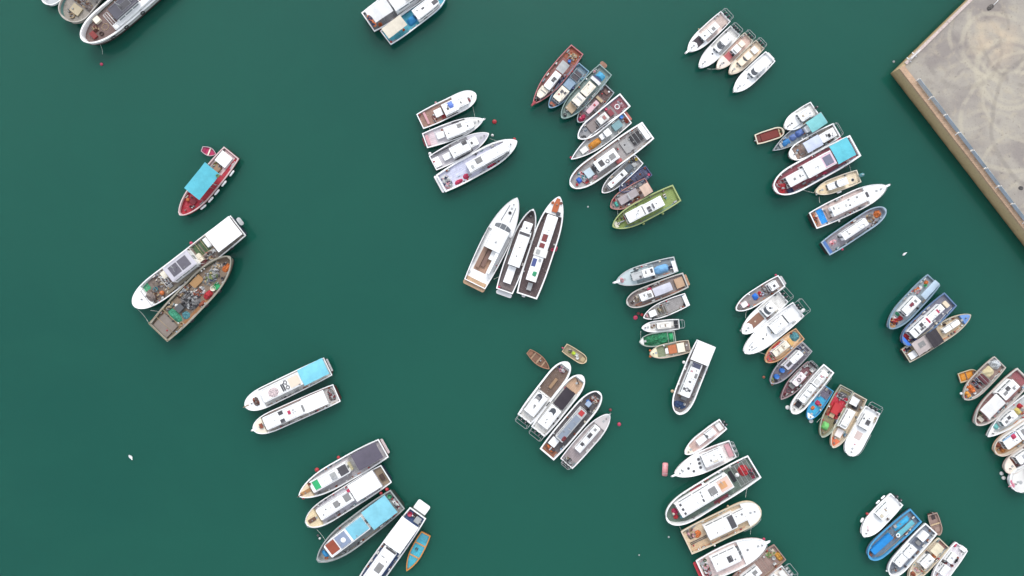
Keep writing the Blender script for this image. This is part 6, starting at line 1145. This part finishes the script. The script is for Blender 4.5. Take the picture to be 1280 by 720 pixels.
# tidal staining: weed-dark at the waterline, bare concrete above
wall_nodes(wall_m, (196,170,126), (104,88,56), (210,186,146))
qr = empty('quay_wall', A0); tag(qr, 'tan concrete quay wall with a pale cap along two edges, top right corner', 'quay wall')
def rel(v): return v - A0
V = [rel(qp(0, 0, -2)), rel(qp(LEN, 0, -2)), rel(qp(LEN, LEN, -2)), rel(qp(0, LEN, -2)), rel(qp(0, 0, QH-.05)), rel(qp(LEN, 0, QH-.05)), rel(qp(LEN, LEN, QH-.05)), rel(qp(0, LEN, QH-.05))]
mesh('wall_face', V, [(0,1,5,4), (1,2,6,5), (2,3,7,6), (3,0,4,7), (4,5,6,7)], wall_m, qr)
def cap(name, P0, e, n, w, length, m, start=0.0):
    """coping made of cast lengths with open joints, each a hair out of line"""
    bm = bmesh.new(); rr = random.Random(3); x = start
    while x < length:
        l = 3.6; y0 = -.10 + rr.uniform(-.03, .03); h = QH + .13 + rr.uniform(-.02, .02); x1 = x + l - .03
        q = [P0 + e*x + n*y0, P0 + e*x1 + n*y0, P0 + e*x1 + n*(w), P0 + e*x + n*(w)]
        a = [bm.verts.new(p - A0 + Vector((0, 0, QH-.25))) for p in q]; t_ = [bm.verts.new(p - A0 + Vector((0, 0, h))) for p in q]
        bm.faces.new(a); bm.faces.new(t_)
        for i in range(4): bm.faces.new((a[i], a[(i+1) % 4], t_[(i+1) % 4], t_[i]))
        x += l
    return from_bm(name, bm, m, qr)
cap_a = cap('coping', A0, e1, n1, c1, 150, mat((190,158,130), 'deck'))
cap('coping', A0, e2, n2, c2, 150, mat((204,186,178), 'deck'), start=1.35)
# rubbing timbers low on the wall are not visible in the photo; safety barriers stand behind the coping
def barrier(p, ang, length, panel_c, label):
    root = empty('safety_barrier', p, ang); tag(root, label, 'barrier', 'barriers along the quay edge')
    m = mat((170,184,196), 'metal'); hgt = 1.1; hl = length/2 - .06
    tube('frame', [(-hl, 0, .2), (-hl, 0, hgt), (hl, 0, hgt), (hl, 0, .2)], .045, m, root, closed=True)
    prism('mesh_panel', rect(-hl+.05, hl-.05, -.03, .03), .28, hgt-.06, mat(panel_c, 'paint'), root, bev=0)
    for x in (-hl+.05,):
        prism('foot', rect(x-.09, x+.09, -.5, .5), .0, .12, mat('w', 'paint'), root, bev=.02)
        prism('post', rect(x-.07, x+.07, -.07, .07), .12, hgt+.08, mat('w', 'paint'), root, bev=.02)
f0 = at(1136.5, 90, QH); step = None
fa, fb_ = at(1145, 100, QH), at(1279, 277, QH); dv = (fb_ - fa)/8; fd_ = dv.normalized(); fang = math.atan2(fd_.y, fd_.x)
names = ['nearest the quay corner', 'second from the quay corner', 'third from the quay corner', 'fourth from the quay corner', 'fifth from the quay corner', 'sixth from the quay corner', 'fourth from the right edge', 'third from the right edge', 'second from the right edge', 'at the right edge of the photo']
for i in range(10):
    if i == 2: pass
    p = fa + dv*(i - .0) + dv*.5; p.z = QH + .004
    barrier(p, fang, dv.length*.98, (186,204,222) if i not in (0, 1) else (196,208,218), 'blue-grey safety barrier with white foot, ' + names[i])
pw = at(1141, 70, QH); pw.z = QH + .004
root = empty('white_barrier', pw, math.atan2(e2.y, e2.x)); tag(root, 'white barrier with crossed foot, alone behind the upper coping near the quay corner', 'barrier')
prism('rail', rect(-1.2, 1.2, -.08, .08), .75, 1.0, mat('w'), root, bev=.02)
prism('rail', rect(-1.2, 1.2, -.05, .05), .3, .5, mat('w'), root, bev=.02)
for x in (-1.0, .35): 
    prism('post', rect(x-.07, x+.07, -.10, .10), .1, 1.05, mat('w'), root, bev=.02); prism('foot', rect(x-.1, x+.1, -.55, .55), 0, .1, mat('w'), root, bev=.02)
p2 = at(1139.5, 92, QH)
# tar-dark patch with a leaning white pole at the top edge
pp = at(1238, 9, QH); o = mound('rubble_heap', .75, .42, .22, mat((104,98,94), 'net'), 5, rough=.7); o.location = (pp.x, pp.y, QH+.004); o.rotation_euler = (0, 0, .7); tag(o, 'small dark heap of rubble on the quay at the top edge', 'rubble')
pp = at(1246, 2, QH); o = tube('white_pole', [(-.9, -.9, .07), (0, 0, .09), (.9, 1.1, .07)], .07, mat('w')); o.location = (pp.x, pp.y, QH+.01); tag(o, 'short white pole lying on the quay beside the dark rubble heap', 'pole')
rr = random.Random(9)
for (x, y, lab) in ((1276, 235, 'small dark stone lying on the quay near the right edge'),):
    pp = at(x, y, QH); o = mound('stone', .45, .35, .3, mat((96,92,90), 'net'), 8, rough=.5); o.location = (pp.x, pp.y, QH+.004); tag(o, lab, 'stone')

# ----------------------------------------------------------------- water
wm = bpy.data.materials.new('harbour_water'); wm.use_nodes = True
nt = wm.node_tree; N = nt.nodes; L = nt.links; bs = N['Principled BSDF']
g = N.new('ShaderNodeNewGeometry')
def wn(scale, detail, dist=0, rough=.5):
    n = N.new('ShaderNodeTexNoise'); n.inputs['Scale'].default_value = scale; n.inputs['Detail'].default_value = detail; n.inputs['Distortion'].default_value = dist; n.inputs['Roughness'].default_value = rough
    L.new(g.outputs['Position'], n.inputs['Vector']); return n.outputs[0]
def wmr(src, a, b_, c=0.0, d=1.0):
    r = N.new('ShaderNodeMapRange'); r.interpolation_type = 'SMOOTHSTEP'; r.inputs[1].default_value = a; r.inputs[2].default_value = b_; r.inputs[3].default_value = c; r.inputs[4].default_value = d; L.new(src, r.inputs[0]); return r.outputs[0]
def wmix(f, a, b_):
    x = N.new('ShaderNodeMix'); x.data_type = 'RGBA'
    for s, v in ((x.inputs[0], f), (x.inputs[6], a), (x.inputs[7], b_)):
        if hasattr(v, 'is_linked'): L.new(v, s)
        else: s.default_value = v
    return x.outputs[2]
WBASE = (0.0058, 0.0745, 0.0530)
wc = wmix(wmr(wn(.008, 3), .35, .65), (WBASE[0], WBASE[1]*.94, WBASE[2]*.95, 1), (WBASE[0]*1.6, WBASE[1]*1.06, WBASE[2]*1.04, 1))
wc = wmix(wmr(wn(.05, 5, 1.5), .45, .75, 0, .35), wc, (WBASE[0]*1.5, WBASE[1]*1.10, WBASE[2]*1.06, 1))
L.new(wc, bs.inputs['Base Color']); bs.inputs['Roughness'].default_value = .15; bs.inputs['IOR'].default_value = 1.33
b1 = N.new('ShaderNodeBump'); b1.inputs['Strength'].default_value = .10; b1.inputs['Distance'].default_value = .10; L.new(wn(.55, 4, .6), b1.inputs['Height'])
b2 = N.new('ShaderNodeBump'); b2.inputs['Strength'].default_value = .12; b2.inputs['Distance'].default_value = .03; L.new(wn(2.2, 4, .3), b2.inputs['Height']); L.new(b1.outputs[0], b2.inputs['Normal']); L.new(b2.outputs[0], bs.inputs['Normal'])
bs.subsurface_method = 'BURLEY'; bs.inputs['Subsurface Weight'].default_value = 1.0; bs.inputs['Subsurface Radius'].default_value = (1, 1, 1); bs.inputs['Subsurface Scale'].default_value = 4.5
R_ = 4000
w_o = mesh('water', [(-R_, -R_, 0), (R_, -R_, 0), (R_, R_, 0), (-R_, R_, 0)], [(0, 1, 2, 3)], wm); tag(w_o, kind='structure')

# ----------------------------------------------------------------- camera, light
cam = bpy.data.cameras.new('camera'); cam.sensor_width = 36; cam.lens = 36*H/(1280*M); cam.clip_end = 12000; cam.clip_start = 1
co = bpy.data.objects.new('camera', cam); co.location = (0, 0, H); co.rotation_euler = (0, 0, 0); col.objects.link(co); scn.camera = co
EL, AZ = 46.0, 0.0
sun = bpy.data.lights.new('sun', 'SUN'); sun.energy = 0.8; sun.angle = math.radians(26); sun.color = (1, .975, .94)
so = bpy.data.objects.new('sun', sun); col.objects.link(so)
d = Vector((math.sin(math.radians(AZ))*math.cos(math.radians(EL)), math.cos(math.radians(AZ))*math.cos(math.radians(EL)), math.sin(math.radians(EL))))
so.rotation_euler = (-d).to_track_quat('-Z', 'Y').to_euler()
w = bpy.data.worlds.new('World'); scn.world = w; w.use_nodes = True; nt = w.node_tree; bg = nt.nodes['Background']
sky = nt.nodes.new('ShaderNodeTexSky'); sky.sky_type = 'NISHITA'; sky.sun_disc = False; sky.sun_elevation = math.radians(EL); sky.sun_rotation = math.radians(AZ); sky.dust_density = 1; sky.ozone_density = .6
hs = nt.nodes.new('ShaderNodeHueSaturation'); hs.inputs['Saturation'].default_value = .30
nt.links.new(sky.outputs[0], hs.inputs['Color']); nt.links.new(hs.outputs[0], bg.inputs['Color']); bg.inputs['Strength'].default_value = .15
vs = scn.view_settings; vs.view_transform = 'Standard'; vs.look = 'None'; vs.gamma = 1; vs.use_curve_mapping = False; vs.exposure = 1.05
scn.cycles.max_bounces = 5; scn.cycles.diffuse_bounces = 3
print('objects', len(bpy.data.objects))
